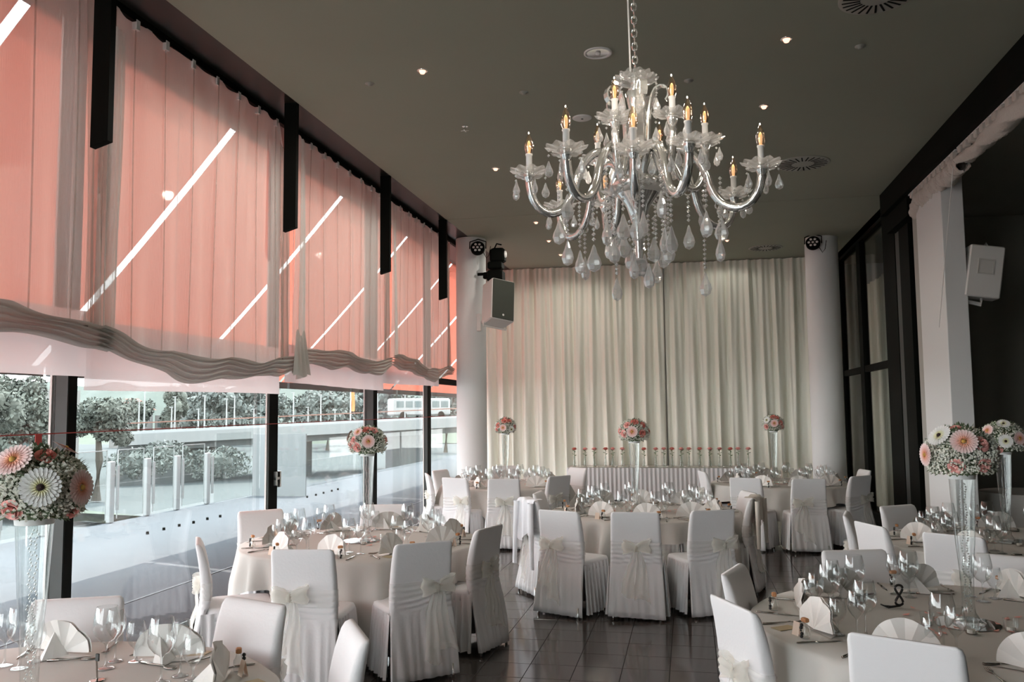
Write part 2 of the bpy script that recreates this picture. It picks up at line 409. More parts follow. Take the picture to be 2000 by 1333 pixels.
# ---- sheer roman curtains along the windows
def sheer_bay(y0, y1, seed, sag, label, droop=False, zb0=2.40, zb1=2.40):
    r = tag(empty('sheer_curtain', (0, 0, 0)), label, 'curtain', 'grey sheer curtains along the glass front')
    W = y1-y0; ntp = 8
    def zb(u):
        scal = abs(math.sin(u*PI*3.5+seed))
        return zb0*(1-u)+zb1*u - sag*math.sin(PI*min(1, max(0, u)))**1.5 + .035*math.sin(u*9+seed) - .02*scal
    def zt(u):
        if droop and u > .90: return CE-.04 - (u-.90)*10*.62
        return CE-.04
    def fn(u, v):
        z = zb(u)*(1-v)+zt(u)*v
        edge = max(0, abs(u-.5)*2-.84)*6
        x = -3.77 + .022*math.sin(u*ntp*2*PI)*(1-v*.5) + .014*math.sin(u*41+v*3+seed) + .03*edge*math.sin(u*150+v*2)*(1-v)
        yy = y0+W*u
        if droop and u > .9: yy -= (u-.9)*1.6*v*0.7
        return (x, yy, z)
    obj('sheer_panel', MB().grid(fn, 150, 26), m_sheer, r, True)
    # doubled cloth near both ends
    for (a, b) in ((.02, .07), (.90, .99)):
        def f2(u, v, a=a, b=b):
            q = a+(b-a)*u; x, y, z = fn(q, v*.985 if not droop else v*.93); return (x+.02+.012*math.sin(u*17+v*4), y, z)
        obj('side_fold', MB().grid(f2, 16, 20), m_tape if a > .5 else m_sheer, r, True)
    for k in range(1, ntp):
        u = k/ntp
        p = [fn(u, v/12) for v in range(13)]
        mb = MB()
        for i in range(12):
            a, b = p[i], p[i+1]
            mb.add([(a[0]+.012, a[1]-.008, a[2]), (a[0]+.012, a[1]+.008, a[2]), (b[0]+.012, b[1]+.008, b[2]), (b[0]+.012, b[1]-.008, b[2])], [(0, 1, 2, 3)])
        obj('tape', mb, m_tape, r)
        t = fn(u, 1)
        if t[2] > CE-.1: obj('clip', box(-3.79, -3.75, t[1]-.02, t[1]+.02, CE-.10, CE-.03), m_white, r)
    # accordion of gathered cloth at the hem
    def f3(u, v):
        k = v*9; tri = abs((k % 2)-1)
        z = zb(u) + .03 - v*(.135+.03*math.sin(u*11+seed)+.04*math.sin(PI*u)) + .010*math.sin(u*23+v*3)
        d = .012+.055*tri*(.8+.35*math.sin(u*7+seed))
        return (-3.735+d-.03*v+.012*math.sin(u*31), y0+W*u, z)
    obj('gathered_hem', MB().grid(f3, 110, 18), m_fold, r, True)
    return r
sheer_bay(-2.95, -.50, 0, .08, 'unseen grey sheer curtain added behind the viewer')  # put in to cut the daylight of the bare front bay
sheer_bay(-.45, 2.05, 1, .08, 'grey sheer curtain nearest the viewer')
sheer_bay(2.15, 5.02, 2, .05, 'pinkish sheer curtain at the left edge of the photo', False, 2.50, 2.37)
sheer_bay(4.90, 7.72, 3.3, .16, 'wide pink-lit sheer curtain between the first and second black fins', True, 2.36, 2.36)
sheer_bay(7.78, 10.55, 4.6, .03, 'pink-lit sheer curtain between the second and third black fins', False, 2.44, 2.46)
sheer_bay(10.58, 13.45, 6.1, .04, 'far pink-lit sheer curtain ending at the left white column', False, 2.52, 2.46)
# short sagging bunch of cloth where two sheers meet
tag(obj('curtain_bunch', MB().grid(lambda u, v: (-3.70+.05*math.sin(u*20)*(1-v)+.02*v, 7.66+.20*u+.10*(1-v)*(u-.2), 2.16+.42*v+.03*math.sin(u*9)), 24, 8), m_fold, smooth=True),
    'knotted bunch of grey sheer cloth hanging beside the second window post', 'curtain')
wl = [('near white', -.4, 2.05, 2.03, 2.5), ('first', 2.2, 5.08, 2.07, 2.50), ('second', 5.12, 7.93, 1.98, 2.45), ('third', 7.99, 10.86, 2.10, 2.5), ('fourth', 10.9, 13.5, 2.20, 2.5)]
for nm, a, b, z0_, z1_ in wl:
    def fw(u, v): return (XF+.16+.02*math.sin(u*5+a)+.012*math.sin(u*40)*(1-v), a+(b-a)*u, z0_+(z1_-z0_)*v+(1-v)*.012*math.sin(u*3+a))
    lab = {'near white': 'white inner blind hem beyond the left edge', 'first': 'white inner blind hem at the left edge of the photo', 'second': 'wide white inner blind hem under the first full sheer curtain',
           'third': 'white inner blind hem right of the knotted bunch', 'fourth': 'white inner blind hem next to the left white column'}[nm]
    wb_ = obj('white_blind', MB().grid(fw, 60, 4), m_blind, smooth=True)
    for q in (.06, .35, .65, .94):
        e = fw(q, 1); obj('lift_cord', MB().tube([(e[0], e[1], e[2]-.01), (e[0], e[1], CE+.015)], .003, 4), m_white, wb_)
    tag(wb_, lab, 'blind', 'white blind hems below the sheer curtains')
# red cord across the windows and a small red tag
pa, pb = onX(0, 852, XF+.05), onX(905, 812, XF+.05)
tag(obj('safety_line', MB().tube([(XF+.05, pa.y+(pb.y-pa.y)*i/20, pa.z+(pb.z-pa.z)*i/20) for i in range(21)], .004, 5), m_redc), 'thin red safety cord stretched along the windows', 'cord')
p = onX(75, 861, XF+.06)
tag(obj('red_tag', MB().bev(p.x-.004, p.x+.004, p.y-.028, p.y+.028, p.z-.04, p.z+.04, .002), m_redc), 'small red tag hanging on the red cord at far left', 'tag')

# ---- awnings outside, one per bay, with daylight gaps between
for k, (a, b) in enumerate(((-3.3, -.72), (-.6, 2.02), (2.12, 4.83), (4.93, 7.57), (7.67, 10.31), (10.40, 12.98), (13.06, 15.64), (15.72, 18.3), (18.42, 21), (21.12, 25), (25.12, 32))):  # first one is unseen, added to dim the light beside the viewer
    def fa(u, v): 
        s = v; return (XF-.12-(2.28)*s, a+(b-a)*u, 4.72-2.42*s-.05*math.sin(PI*s))
    r = tag(empty('red_awning'), 'sloping red awning outside the window, %s from the viewer' % ('unseen, hindmost', 'nearest', 'second', 'third', 'fourth', 'fifth', 'sixth', 'seventh', 'eighth', 'ninth', 'tenth')[k], 'awning', 'red awnings outside the windows')
    obj('awning_cloth', MB().grid(fa, 8, 16), m_red, r, True)
    obj('front_bar', box(-6.44, -6.38, a, b, 2.20, 2.30), m_alu, r)

# ---- right side: glazed screen with curtain behind, pillar, gathered blind
gs = MB()
def fy(px, x=2.76): return onX(px, 735, x).y
for a, b in ((1640, 1650), (1684, 1691), (1738, 1762), (1771, 1790)):
    gs.box(2.74, 2.84, fy(b), fy(a), 0, 4.46)
gs.box(2.75, 2.83, fy(1738), 17, 2.36, 2.46); gs.box(2.75, 2.83, fy(1738), 17, 0, .2)
scr = struct('window_20', gs, m_black)
obj('frame_strip', box(2.75, 2.83, fy(1771), fy(1762), 0, 4.4), m_alu, scr)
for a, b in ((1691, 1738), (1650, 1684)): obj('pane', box(2.785, 2.795, fy(b), fy(a), .2, 4.45), m_pane, scr)
def cur2(y0, y1, x, z0, z1, seed, n):
    return MB().grid(lambda u, v: (x+.05*math.sin(u*n*2*PI+seed+.6*math.sin(u*9))*(.6+.4*(1-v))+.02*math.sin(u*n*5), y0+(y1-y0)*u, z0+(z1-z0)*v), n*14, 8)
tag(obj('side_curtain', cur2(13.0, 16.3, 3.15, .12, 3.95, 1, 11), P('grey side curtain', (.72, .74, .64), .9), smooth=True),
    'grey pleated curtain behind the dark glazed screen on the right', 'curtain')
pl = struct('pillar', MB().bev(2.68, 2.90, 9.72, 10.72, 0, 4.30, .006), m_wall)
obj('plaster_edge', box(2.70, 2.84, 10.72, 10.98, 0, 4.30), P('grey plaster', (.42, .41, .38), .8), pl)

def swag(y0, y1, z0, z1, seed, label, lump):
    r = tag(empty('gathered_blind'), label, 'blind', 'cream blinds gathered up under the right beam')
    def fn(u, v):
        a = v*2*PI; y = y0+(y1-y0)*u
        hz = (z1-z0)/2*(1+.22*noise(u*22, seed)) * (1 - .55*max(0, (u-.93))/.07); cz = (z0+z1)/2 + .02*noise(u*9, seed+2)
        hx = .075*(1+.3*noise(u*31, seed+4))
        zz = cz+hz*math.sin(a)+.02*noise(u*60+v*9, seed); xx = 2.70+hx*math.cos(a)+.015*noise(u*80+v*22, seed+1)
        if lump and u > .86: zz -= (u-.86)*.9
        return (xx, y, zz)
    obj('cloth_roll', MB().grid(fn, 200, 22), m_swag, r, True)
    obj('head_strip', box(2.635, 2.665, y0, y1, z1+.015, z1+.055), m_white, r)
    n = int((y1-y0)/.16)
    for i in range(n):
        y = y0+.05+i*.16; obj('pleat_hook', MB().bev(2.62, 2.68, y, y+.075, z1-.05, z1+.02, .008), m_swag, r)
swag(-1, 8.95, 4.13, 4.30, 1, 'cream gathered blind at the upper right corner', False)
swag(9.0, 10.85, 4.10, 4.30, 5, 'cream gathered blind ending above the square white pillar', True)
cp = onX(1866, 325, 2.62); cq = onX(1838, 640, 2.62); 
tag(obj('pull_cord', MB().tube([(2.60, cp.y+(cq.y-cp.y)*i/12, cp.z+(cq.z-cp.z)*i/12) for i in range(13)], .004, 5), m_white), 'thin white pull cord hanging across the square pillar', 'cord')

# ================================================================== outdoors
struct('terrace', box(-9.62, XF-.1, -6, 42, -.3, -.01), m_terr)
gv = MB(); gv.box(-5.37, -5.34, -6, 42, -.012, -.004); struct('terrace_groove', gv, m_groove)
dots = tag(empty('drain_spouts'), 'row of small dark discs in the white terrace', 'drain covers')
dots['kind'] = 'structure'
for q in ((288, 1043), (320, 1035), (350, 1028), (378, 1022), (405, 1015), (430, 1010), (600, 972), (617, 968), (632, 964), (648, 960), (660, 957)):
    p = onZ(*q, 0); obj('spout', MB().lathe([(.022, -.01), (.022, .03), (.01, .035)], 10, Matrix.Translation(p), True), m_black, dots)
# balustrade
bal = tag(empty('glass_balustrade'), 'glass balustrade with steel posts along the terrace edge', 'balustrade')
ps = [5.6, 6.9, 8.1, 9.3, 10.4, 11.4, 12.93, 13.93, 14.85, 15.9]
for i, y in enumerate(ps):
    mb = MB(); mb.bev(-9.60, -9.52, y-.02, y+.10, 0, 1.02, .01)
    pp = obj('post', mb, m_bpost, bal); obj('clamp', box(-9.52, -9.49, y+.12, y+.17, .2, .95), m_bpost, pp)
    if i < len(ps)-1:
        gp = obj('glass_panel', box(-9.555, -9.54, y+.2, ps[i+1]-.10, .05, 1.20), m_bal, bal)
        ge = MB(); ge.box(-9.556, -9.539, y+.2, ps[i+1]-.10, 1.20, 1.212); ge.box(-9.556, -9.539, y+.192, y+.2, .05, 1.21); ge.box(-9.556, -9.539, ps[i+1]-.10, ps[i+1]-.092, .05, 1.21); obj('glass_edge', ge, m_bpost, gp)
bal2 = tag(empty('glass_balustrade'), 'low glass balustrade running along the far terrace edge', 'balustrade')
for y0_, y1_ in ((17.8, 19.6), (19.8, 23), (23.2, 27), (27.2, 32)): obj('glass_panel', box(-9.3, -9.28, y0_, y1_, -.01, 1.15), m_bal, bal2)
cub = tag(empty('glass_screen'), 'tall frosted glass screen box at the balustrade end', 'screen')
obj('screen_panel', box(-9.5, -9.46, 16.1, 17.6, 0, 1.4), m_bal, cub); obj('screen_panel', box(-9.46, -8.2, 17.6, 17.64, 0, 1.35), P('frosted panel', (.17, .18, .18), .8), cub)

# river and banks
struct('river', box(-260, -9.7, -40, 190, -3.6, -3.4), m_water)
bk = MB()
bk.grid(lambda u, v: (-20-60*u-40*v, 36+10*u+100*v*u, -3.5+3.2*v+.5*noise(u*12+v*5)), 20, 8)
struct('river_bank', bk, m_grass, None, True)
def hillf(u, v):
    p = onY(-150+1150*u, 800, 210); z = -3+ v*(14+3*noise(u*8))
    return (p.x, 205+v*30+6*noise(u*10), z)
struct('hill', MB().grid(hillf, 60, 6), P('wooded hill', (.055, .066, .056), .9, var=.5, vscale=.08), None, True)
struct('far_bank', MB().grid(lambda u, v: (onY(-150+1200*u, 800, 150).x, 150-14*(1-v), -3.5+2.6*v+.3*noise(u*30)), 40, 3), m_grass, None, True)
# bridge
def dep(px, py, Y): return onY(px, py, Y)
A = dep(244, 848, 56); B = dep(960, 812, 74)
br = tag(empty('road_bridge'), 'long pale concrete road bridge crossing the river', 'bridge')
def slab(a, b, z0, z1, d0, d1, name, mat, par):
    dx = (b-a); n = Vector((-dx.y, dx.x, 0)).normalized()
    mb = MB(); vs = []
    for P_ in (a, b):
        for dd in (d0, d1):
            for zz in (z0, z1): q = P_ + n*dd; vs.append((q.x, q.y, P_.z+zz))
    mb.add(vs, [(0, 1, 3, 2), (4, 6, 7, 5), (0, 2, 6, 4), (1, 5, 7, 3), (0, 4, 5, 1), (2, 3, 7, 6)]); return obj(name, mb, mat, par)
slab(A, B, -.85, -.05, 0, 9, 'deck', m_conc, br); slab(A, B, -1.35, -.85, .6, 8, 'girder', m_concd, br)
slab(A, B, -.05, .14, 0, .3, 'parapet', P('pale parapet', (.22, .225, .225), .8), br)
slab(A+Vector((0, 0, .75)), B+Vector((0, 0, .75)), -.04, .04, .1, .18, 'handrail', m_roof, br)
for t in (.33, .68):
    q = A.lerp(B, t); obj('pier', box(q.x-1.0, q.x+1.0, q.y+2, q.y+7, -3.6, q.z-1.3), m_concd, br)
ab = MB(); a0 = dep(236, 850, 56); a1 = dep(330, 850, 58)
ab.add([(a0.x-1, 56, -3.5), (a1.x, 60, -3.5), (a1.x, 60, a1.z-1.2), (a0.x, 56, a0.z-.1), (a0.x-1, 66, -3.5), (a1.x, 66, -3.5), (a1.x, 66, a1.z-1.2), (a0.x, 66, a0.z-.1)],
       [(0, 1, 2, 3), (4, 7, 6, 5), (0, 4, 5, 1), (3, 2, 6, 7), (0, 3, 7, 4), (1, 5, 6, 2)])
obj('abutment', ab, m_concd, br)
def onbridge(px):
    best = min(range(0, 401), key=lambda i: abs(proj(A.lerp(B, i/400))[0]-px)); return A.lerp(B, best/400)
n_ = (B-A); nb = Vector((-n_.y, n_.x, 0)).normalized()
places = ['leftmost', 'second', 'third', 'fourth', 'fifth', 'sixth', 'seventh', 'eighth', 'ninth', 'tenth', 'eleventh', 'twelfth', 'thirteenth', 'fourteenth', 'fifteenth']
for i, (px, py) in enumerate(((272, 782), (283, 764), (336, 796), (344, 776), (390, 800), (403, 774), (446, 780), (461, 776), (500, 800), (578, 768), (608, 796), (633, 772), (660, 800), (744, 770), (798, 772))):
    q = onbridge(px)+nb*1.0; t = onY(px, py, q.y); h = t.z-q.z
    r = tag(empty('street_lamp', q), '%s pale street lamp standing on the bridge' % places[i] if i else 'leftmost pale street lamp standing on the bridge', 'street lamp', 'street lamps on the bridge')
    obj('pole', MB().tube([(0, 0, -.1), (0, 0, h)], [.07, .04], 6), m_post, r); obj('lamp_head', MB().bev(-.2, .06, -.05, .05, h-.03, h+.04, .01), m_post, r)
q = onbridge(690)+nb*.8; bn = tag(empty('banner_flag', q), 'orange and white banner on a pole on the bridge', 'flag')
obj('pole', MB().tube([(0, 0, 0), (0, 0, 2.9)], .05, 6), m_steel, bn); obj('cloth', MB().grid(lambda u, v: (.05+.30*u, .05*math.sin(v*6), .9+2*v), 3, 8), m_orange, bn)
q = onbridge(842)+nb*3; bus = tag(empty('bus', q, math.atan2(n_.y, n_.x)), 'white city bus driving over the bridge', 'bus')
obj('body', MB().bev(-2.6, 2.6, -1, 1, .25, 1.75, .12), m_post, bus)
for i in range(6): obj('window_pane', box(-2.4+i*.82, -1.75+i*.82, -1.02, -.99, .95, 1.5), m_win, bus)
for x in (-1.8, 1.7): obj('wheel', MB().lathe([(.05, -.06), (.3, -.06), (.3, .06), (.05, .06)], 14, Matrix.Translation((x, -1.0, .3)) @ Matrix.Rotation(PI/2, 4, 'X'), True), m_black, bus)
# buildings on the far side
def house(px, py, w_, h_, Y, label, roof=True, nw=(3, 2)):
    q = onY(px, py, Y); h_ = (q.z+3.4)/1.9; r = tag(empty('building', (q.x, Y, -3.4)), label, 'building')
    obj('wall', box(-w_/2, w_/2, 0, w_, 0, h_*1.6), m_house, r)
    if roof:
        obj('roof', MB().add([(-w_/2-.4, -.4, h_*1.6), (w_/2+.4, -.4, h_*1.6), (w_/2+.4, w_+.4, h_*1.6), (-w_/2-.4, w_+.4, h_*1.6), (-w_/4, w_/2, h_*2.1), (w_/4, w_/2, h_*2.1)],
            [(0, 1, 5, 4), (1, 2, 5), (2, 3, 4, 5), (3, 0, 4), (0, 3, 2, 1)]), m_roof, r)
    for i in range(nw[0]):
        for j in range(nw[1]): obj('window_pane', box(-w_/2+w_*(i+.3)/nw[0], -w_/2+w_*(i+.75)/nw[0], -.06, .02, h_*1.6-(j+.85)*h_*.7, h_*1.6-(j+.35)*h_*.7), m_win, r)
house(240, 788, 4.5, 3, 120, 'white house with red tiled roof behind the trees')
house(322, 800, 3.5, 4, 125, 'narrow pale building between two dark trees', False, (2, 2))
house(18, 735, 7, 12, 82, 'tall pale apartment block at far left', False, (3, 5))
house(790, 772, 10, 4, 150, 'low white building above the bridge', False, (5, 2))

def tree(px, py, Y, rw, rh, n, mat, label, seed, conic=False, trunk=True, leaf=.28):
    rnd = random.Random(seed); c = onY(px, py, Y)
    r = tag(empty('tree', (c.x, Y, -3.3)), label, 'tree', 'trees along the river')
    H0 = c.z+3.3; mb = MB()
    blobs = [(Vector((rnd.uniform(-.62, .62)*rw, rnd.uniform(-.5, .5)*rw, rnd.uniform(-.7, .7)*rh)), rnd.uniform(.28, .5)) for _ in range(16)]
    for i in range(n):
        b, s_ = rnd.choice(blobs)
        d = Vector((rnd.gauss(0, 1), rnd.gauss(0, 1), rnd.gauss(0, 1))).normalized()
        p_ = b+Vector((d.x*rw*s_, d.y*rw*s_, d.z*rh*s_))*rnd.uniform(.75, 1.05)
        if conic: k = 1-.45*(p_.z/rh*.5+.5); p_.x *= k; p_.y *= k
        a = Vector((rnd.gauss(0, 1), rnd.gauss(0, 1), rnd.gauss(0, 1))).normalized(); e = a.cross(d)
        if e.length < .1: continue
        e.normalize(); a = e.cross(a).normalized() if False else a
        l = leaf*rnd.uniform(.6, 1.3); o_ = p_+Vector((0, 0, H0))
        mb.add([o_-a*l, o_+e*l*.5, o_+a*l, o_-e*l*.5], [(0, 1, 2, 3)])
    for b, s_ in blobs:
        mb.ball(b+Vector((0, 0, H0)), min(rw, rh)*s_*.55, 10, 7, rh/rw if rh > rw else 1)
    obj('crown', mb, mat, r)
    if trunk: obj('trunk', MB().tube([(0, 0, 0), (.15, 0, H0*.5), (0, 0, H0-rh*.3)], [.3, .22, .12], 8), m_trunk, r)
tree(38, 812, 42, 1.9, 2.4, 7000, m_tree1, 'big grey-green tree at the far left window', 1, leaf=.15)
tree(-30, 830, 38, 1.6, 1.9, 1500, m_tree1, 'grey-green tree cut by the left edge', 11, leaf=.16)
tree(192, 822, 46, 1.9, 1.7, 7000, m_tree1, 'wide grey-green tree right of the first window post', 2, leaf=.15)
tree(272, 812, 88, 1.6, 1.8, 1500, m_tree1, 'small tree beside the bridge end', 3)
tree(342, 800, 90, 1.8, 2.6, 4500, m_tree1, 'dark conical tree behind the bridge', 4, True)
for i, (px, py, Y, rw, rh) in enumerate(((395, 795, 120, 4, 3.6), (440, 800, 110, 4, 2.6), (490, 792, 130, 4.6, 4), (585, 795, 120, 5, 3.4), (640, 800, 110, 4, 2.8), (690, 793, 130, 4.5, 4), (755, 796, 120, 4, 3.4), (870, 795, 105, 3.6, 3.4), (815, 800, 140, 4, 3))):
    tree(px, py, Y, rw, rh, 1500, m_tree2, 'hazy round tree in the row behind the bridge, %s from left' % ('first', 'second', 'third', 'fourth', 'fifth', 'sixth', 'seventh', 'eighth', 'ninth')[i if i < 7 else (8 if i == 7 else 7)], 20+i, leaf=.4)
for i, (px, py, Y) in enumerate(((270, 905, 34), (320, 888, 40), (425, 905, 33))):
    c = onY(px, py, Y); mb = MB(); rnd = random.Random(i)
    for _ in range(700):
        d = Vector((rnd.gauss(0, 1), rnd.gauss(0, 1), rnd.gauss(0, 1))).normalized()*rnd.uniform(.6, 1); o_ = Vector((d.x*1.6, d.y*1.2, d.z*.7)); l = .12
        mb.add([o_+Vector((rnd.uniform(-l, l), rnd.uniform(-l, l), rnd.uniform(-l, l))) for _ in range(4)], [(0, 1, 2, 3)])
    mb.ball((0, 0, 0), .6, 10, 6, .8)
    tag(obj('shrub', mb, m_tree2, loc=c), 'low shrub on the river bank, %s behind the glass balustrade' % ('leftmost', 'middle', 'rightmost')[i], 'shrub', 'river bank shrubs')

# ================================================================== ceiling fixtures
def at_ceiling(px, py): return onZ(px, py, CE)
for i, (px, py, lab) in enumerate(((825, 138, 'left of the chandelier, largest'), (968, 329, 'left, level with the lower bulbs'), (1047, 434, 'left of the chandelier drops'), (1072, 470, 'small, above the stage curtain left'),
        (1095, 497, 'nearest the stage curtain'), (1536, 76, 'upper right of the photo'), (1492, 207, 'right of the upper bulbs'), (1420, 469, 'right of the crystal drops'), (1412, 497, 'far right above the curtain'))):
    r = tag(empty('downlight', at_ceiling(px, py)), 'small warm halogen downlight, ' + lab, 'downlight', 'warm halogen downlights in the grey ceiling')
    obj('trim_ring', MB().lathe([(.045, .004), (.045, -.006), (.036, -.008), (.034, .004)], 20, None), m_chrome, r, True)
    obj('lens', MB().lathe([(.001, -.028), (.018, -.026), (.028, -.006), (.028, .002)], 16), m_lamp, r, True)
    ld = bpy.data.lights.new('downlight_glow', 'SPOT'); ld.energy = 4 if px > 1450 else (46 if py < 340 else (4 if px > 1400 else 16)); ld.color = (1, .95, .84); ld.shadow_soft_size = .06; ld.spot_size = math.radians(172); ld.spot_blend = .3
    lo = bpy.data.objects.new('downlight_glow', ld); COL.objects.link(lo); lo.parent = r; lo.location = (0, 0, -.06)
for i, (px, py, lab) in enumerate(((722, 163, 'at the upper left'), (1023, 180, 'left of the chandelier top'), (1345, 157, 'right of the chandelier top'), (1680, 90, 'at the upper right'))):
    tag(obj('sprinkler', MB().lathe([(.04, 0), (.04, -.006), (.022, -.008), (.02, -.02), (.001, -.022)], 18), m_vent, smooth=True, loc=at_ceiling(px, py)),
        'small round grey sprinkler cap in the ceiling ' + lab, 'sprinkler', 'sprinkler caps in the ceiling')
r = tag(empty('smoke_detector', at_ceiling(908, 246)), 'small chrome cross-shaped sprinkler head hanging from the ceiling', 'sprinkler')
obj('stem', MB().lathe([(.03, 0), (.03, -.008), (.01, -.01), (.01, -.045)], 14), m_chrome, r); 
for a in range(4): obj('finger', MB().box(.005, .04, -.005, .005, -.05, -.04, Matrix.Rotation(a*PI/2, 4, 'Z')), m_chrome, r)
r = tag(empty('ceiling_spotlight', at_ceiling(1168, 103)), 'large recessed chrome reflector lamp in the ceiling left of the chandelier chain', 'ceiling lamp')
obj('rim', MB().lathe([(.112, 0), (.112, -.008), (.095, -.01), (.09, .0)], 32), m_white, r, True)
obj('reflector', MB().lathe([(.09, -.004), (.05, -.001), (.001, -.001)], 24), m_chrome, r, True); obj('bulb', MB().ball((0, 0, -.006), .022, 12, 8, .6), m_candle, r, True)
r = tag(empty('ceiling_speaker', at_ceiling(1137, 230)), 'flat white round ceiling speaker behind the chandelier', 'speaker')
obj('cover', MB().lathe([(.095, 0), (.095, -.006), (.085, -.012), (.001, -.012)], 28), m_white, r, True)
obj('dimple', MB().lathe([(.012, -.012), (.012, -.015), (.001, -.015)], 10), m_alu, r)
for px, py, rad, lab in ((1568, 319, .30, 'right of the chandelier'), (1495, 484, .29, 'above the right half of the stage curtain'), (1712, -6, .25, 'cut by the top edge of the photo')):
    r = tag(empty('ceiling_vent', at_ceiling(px, py)), 'round swirl air vent in the ceiling ' + lab, 'air vent')
    obj('disc', MB().lathe([(rad, 0), (rad, -.008), (rad*.96, -.012), (.001, -.012)], 40), m_vent, r, True)
    sm = MB().box(rad*.42, rad*.90, -.007, .007, -.0145, -.011).mesh('slot', m_black, False)
    for k in range(24):
        link('slot', sm, r, (0, 0, 0), (0, 0, 2*PI*k/24+.1))

# ================================================================== lights and speakers on the columns
def par_light(loc, rz, label):
    r = tag(empty('stage_light', loc, rz), label, 'stage light'); T = Matrix.Rotation(math.radians(68), 4, 'X')
    obj('housing', MB().lathe([(.001, -.10), (.07, -.09), (.11, -.03), (.115, .04), (.10, .045), (.001, .04)], 20, T), m_black, r, True)
    for k in range(6):
        a = k*PI/3; mm = T @ Matrix.Translation((.062*math.cos(a), .062*math.sin(a), .045))
        obj('led_lens', MB().lathe([(.022, 0), (.018, .008), (.001, .01)], 10, mm), m_white, r, True)
    obj('led_lens', MB().lathe([(.022, .045), (.018, .053), (.001, .055)], 10, T), m_white, r, True)
    obj('yoke', MB().tube([(-.13, 0, 0), (-.13, .05, .12), (0, .09, .17), (.13, .05, .12), (.13, 0, 0)], .009, 6), m_black, r)
    obj('cable', MB().tube([(.02, .1, .05), (.10, .05, -.08), (.14, -.02, -.16), (.18, .02, -.10), (.2, .08, .05)], .005, 5), m_black, r)
    return r
par_light(onY(933, 486, 13.22), .15, 'black LED stage light mounted on top of the left white column')
par_light(onY(1588, 476, 14.55), -.2, 'black LED stage light on top of the right white column')
# moving head beside left column
p0 = onY(968, 520, 13.30)
r = tag(empty('moving_head_light', p0), 'black moving head spotlight on a bracket beside the left column', 'stage light')
obj('head', MB().bev(-.08, .16, -.10, .10, .05, .28, .03), m_black, r); obj('yoke', MB().bev(-.11, .12, -.12, .12, -.06, .06, .02), m_black, r)
obj('base', MB().bev(-.12, .13, -.13, .13, -.26, -.08, .02), m_black, r); obj('arm', MB().tube([(-.30, .02, -.12), (-.1, 0, -.12)], .025, 8), m_black, r)
obj('clamp', MB().bev(-.20, -.02, -.05, .05, -.20, -.10, .01), m_black, r); obj('lens', MB().lathe([(.06, 0), (.05, .02), (.001, .03)], 14, Matrix.Translation((.16, -.02, .18)) @ Matrix.Rotation(PI/2, 4, 'Y')), m_white, r)
obj('hook', MB().tube([(-.02, 0, .28), (.02, 0, .36), (.1, 0, .34)], .012, 6), m_black, r)
# speaker on the left column
p0 = onY(974, 592, 13.2)
r = tag(empty('wall_speaker', p0, .42), 'white loudspeaker with a grey grille tilted down on the left column', 'speaker'); r.rotation_euler = (math.radians(-12), math.radians(8), .66)
obj('case', MB().bev(-.20, .20, -.16, .20, -.34, .34, .015), m_spk, r); obj('grille', MB().bev(-.185, .185, -.175, -.155, -.325, .325, .006), m_grill, r)
obj('badge', MB().lathe([(.018, 0), (.001, .004)], 12, Matrix.Translation((0, -.176, -.26)) @ Matrix.Rotation(PI/2, 4, 'X')), m_white, r)
obj('bracket', MB().tube([(-.20, .12, -.30), (-.20, .12, -.38), (.2, .12, -.38), (.2, .12, -.30)], .015, 6), m_spk, r)
b0 = onY(940, 630, 13.35)
r = tag(empty('speaker_bracket', b0), 'white steel speaker bracket screwed to the left column', 'bracket')
obj('plate', MB().bev(-.07, .0, -.03, .03, -.14, .14, .006), m_spk, r); obj('arm', MB().tube([(0, 0, 0), (.1, 0, -.01), (.22, 0, -.02)], .022, 8), m_spk, r); obj('knob', MB().ball((.03, -.04, 0), .028, 8, 6), m_steel, r)
# speaker in the dark room on the right
p0 = onY(1925, 530, 9.7)
r = tag(empty('wall_speaker', p0), 'white loudspeaker seen from behind, hanging in the dark side room', 'speaker'); r.rotation_euler = (0, math.radians(9), 0)
bx = MB(); bx.bev(-.168, .168, .0, .22, -.275, .275, .012); obj('case', bx, m_spk, r)
hf = MB(); 
for a in ((-.08, .08, .065, .08), (-.08, .08, -.08, -.065), (-.08, -.065, -.065, .065), (.065, .08, -.065, .065)): hf.box(a[0], a[1], -.010, .002, a[2]+.05, a[3]+.05)
obj('handle_recess', hf, P('recess rim', (.55, .54, .51), .6), r); obj('handle_cup', box(-.065, .065, -.004, .002, -.015, .115), P('recess cup', (.62, .61, .58), .6), r)
obj('hanger', MB().tube([(-.02, .1, .26), (0, .1, .32), (.04, .1, .26)], .010, 6), m_steel, r)
obj('bracket', MB().tube([(-.32, .1, -.30), (.02, .1, -.34), (.02, .1, -.25)], .022, 6), m_spk, r)

# ================================================================== chandelier
CX, CY = -.165, 3.20
ch = tag(empty('chandelier', (CX, CY, 0)), 'large chrome and crystal chandelier with candle bulbs hanging from the ceiling', 'chandelier')
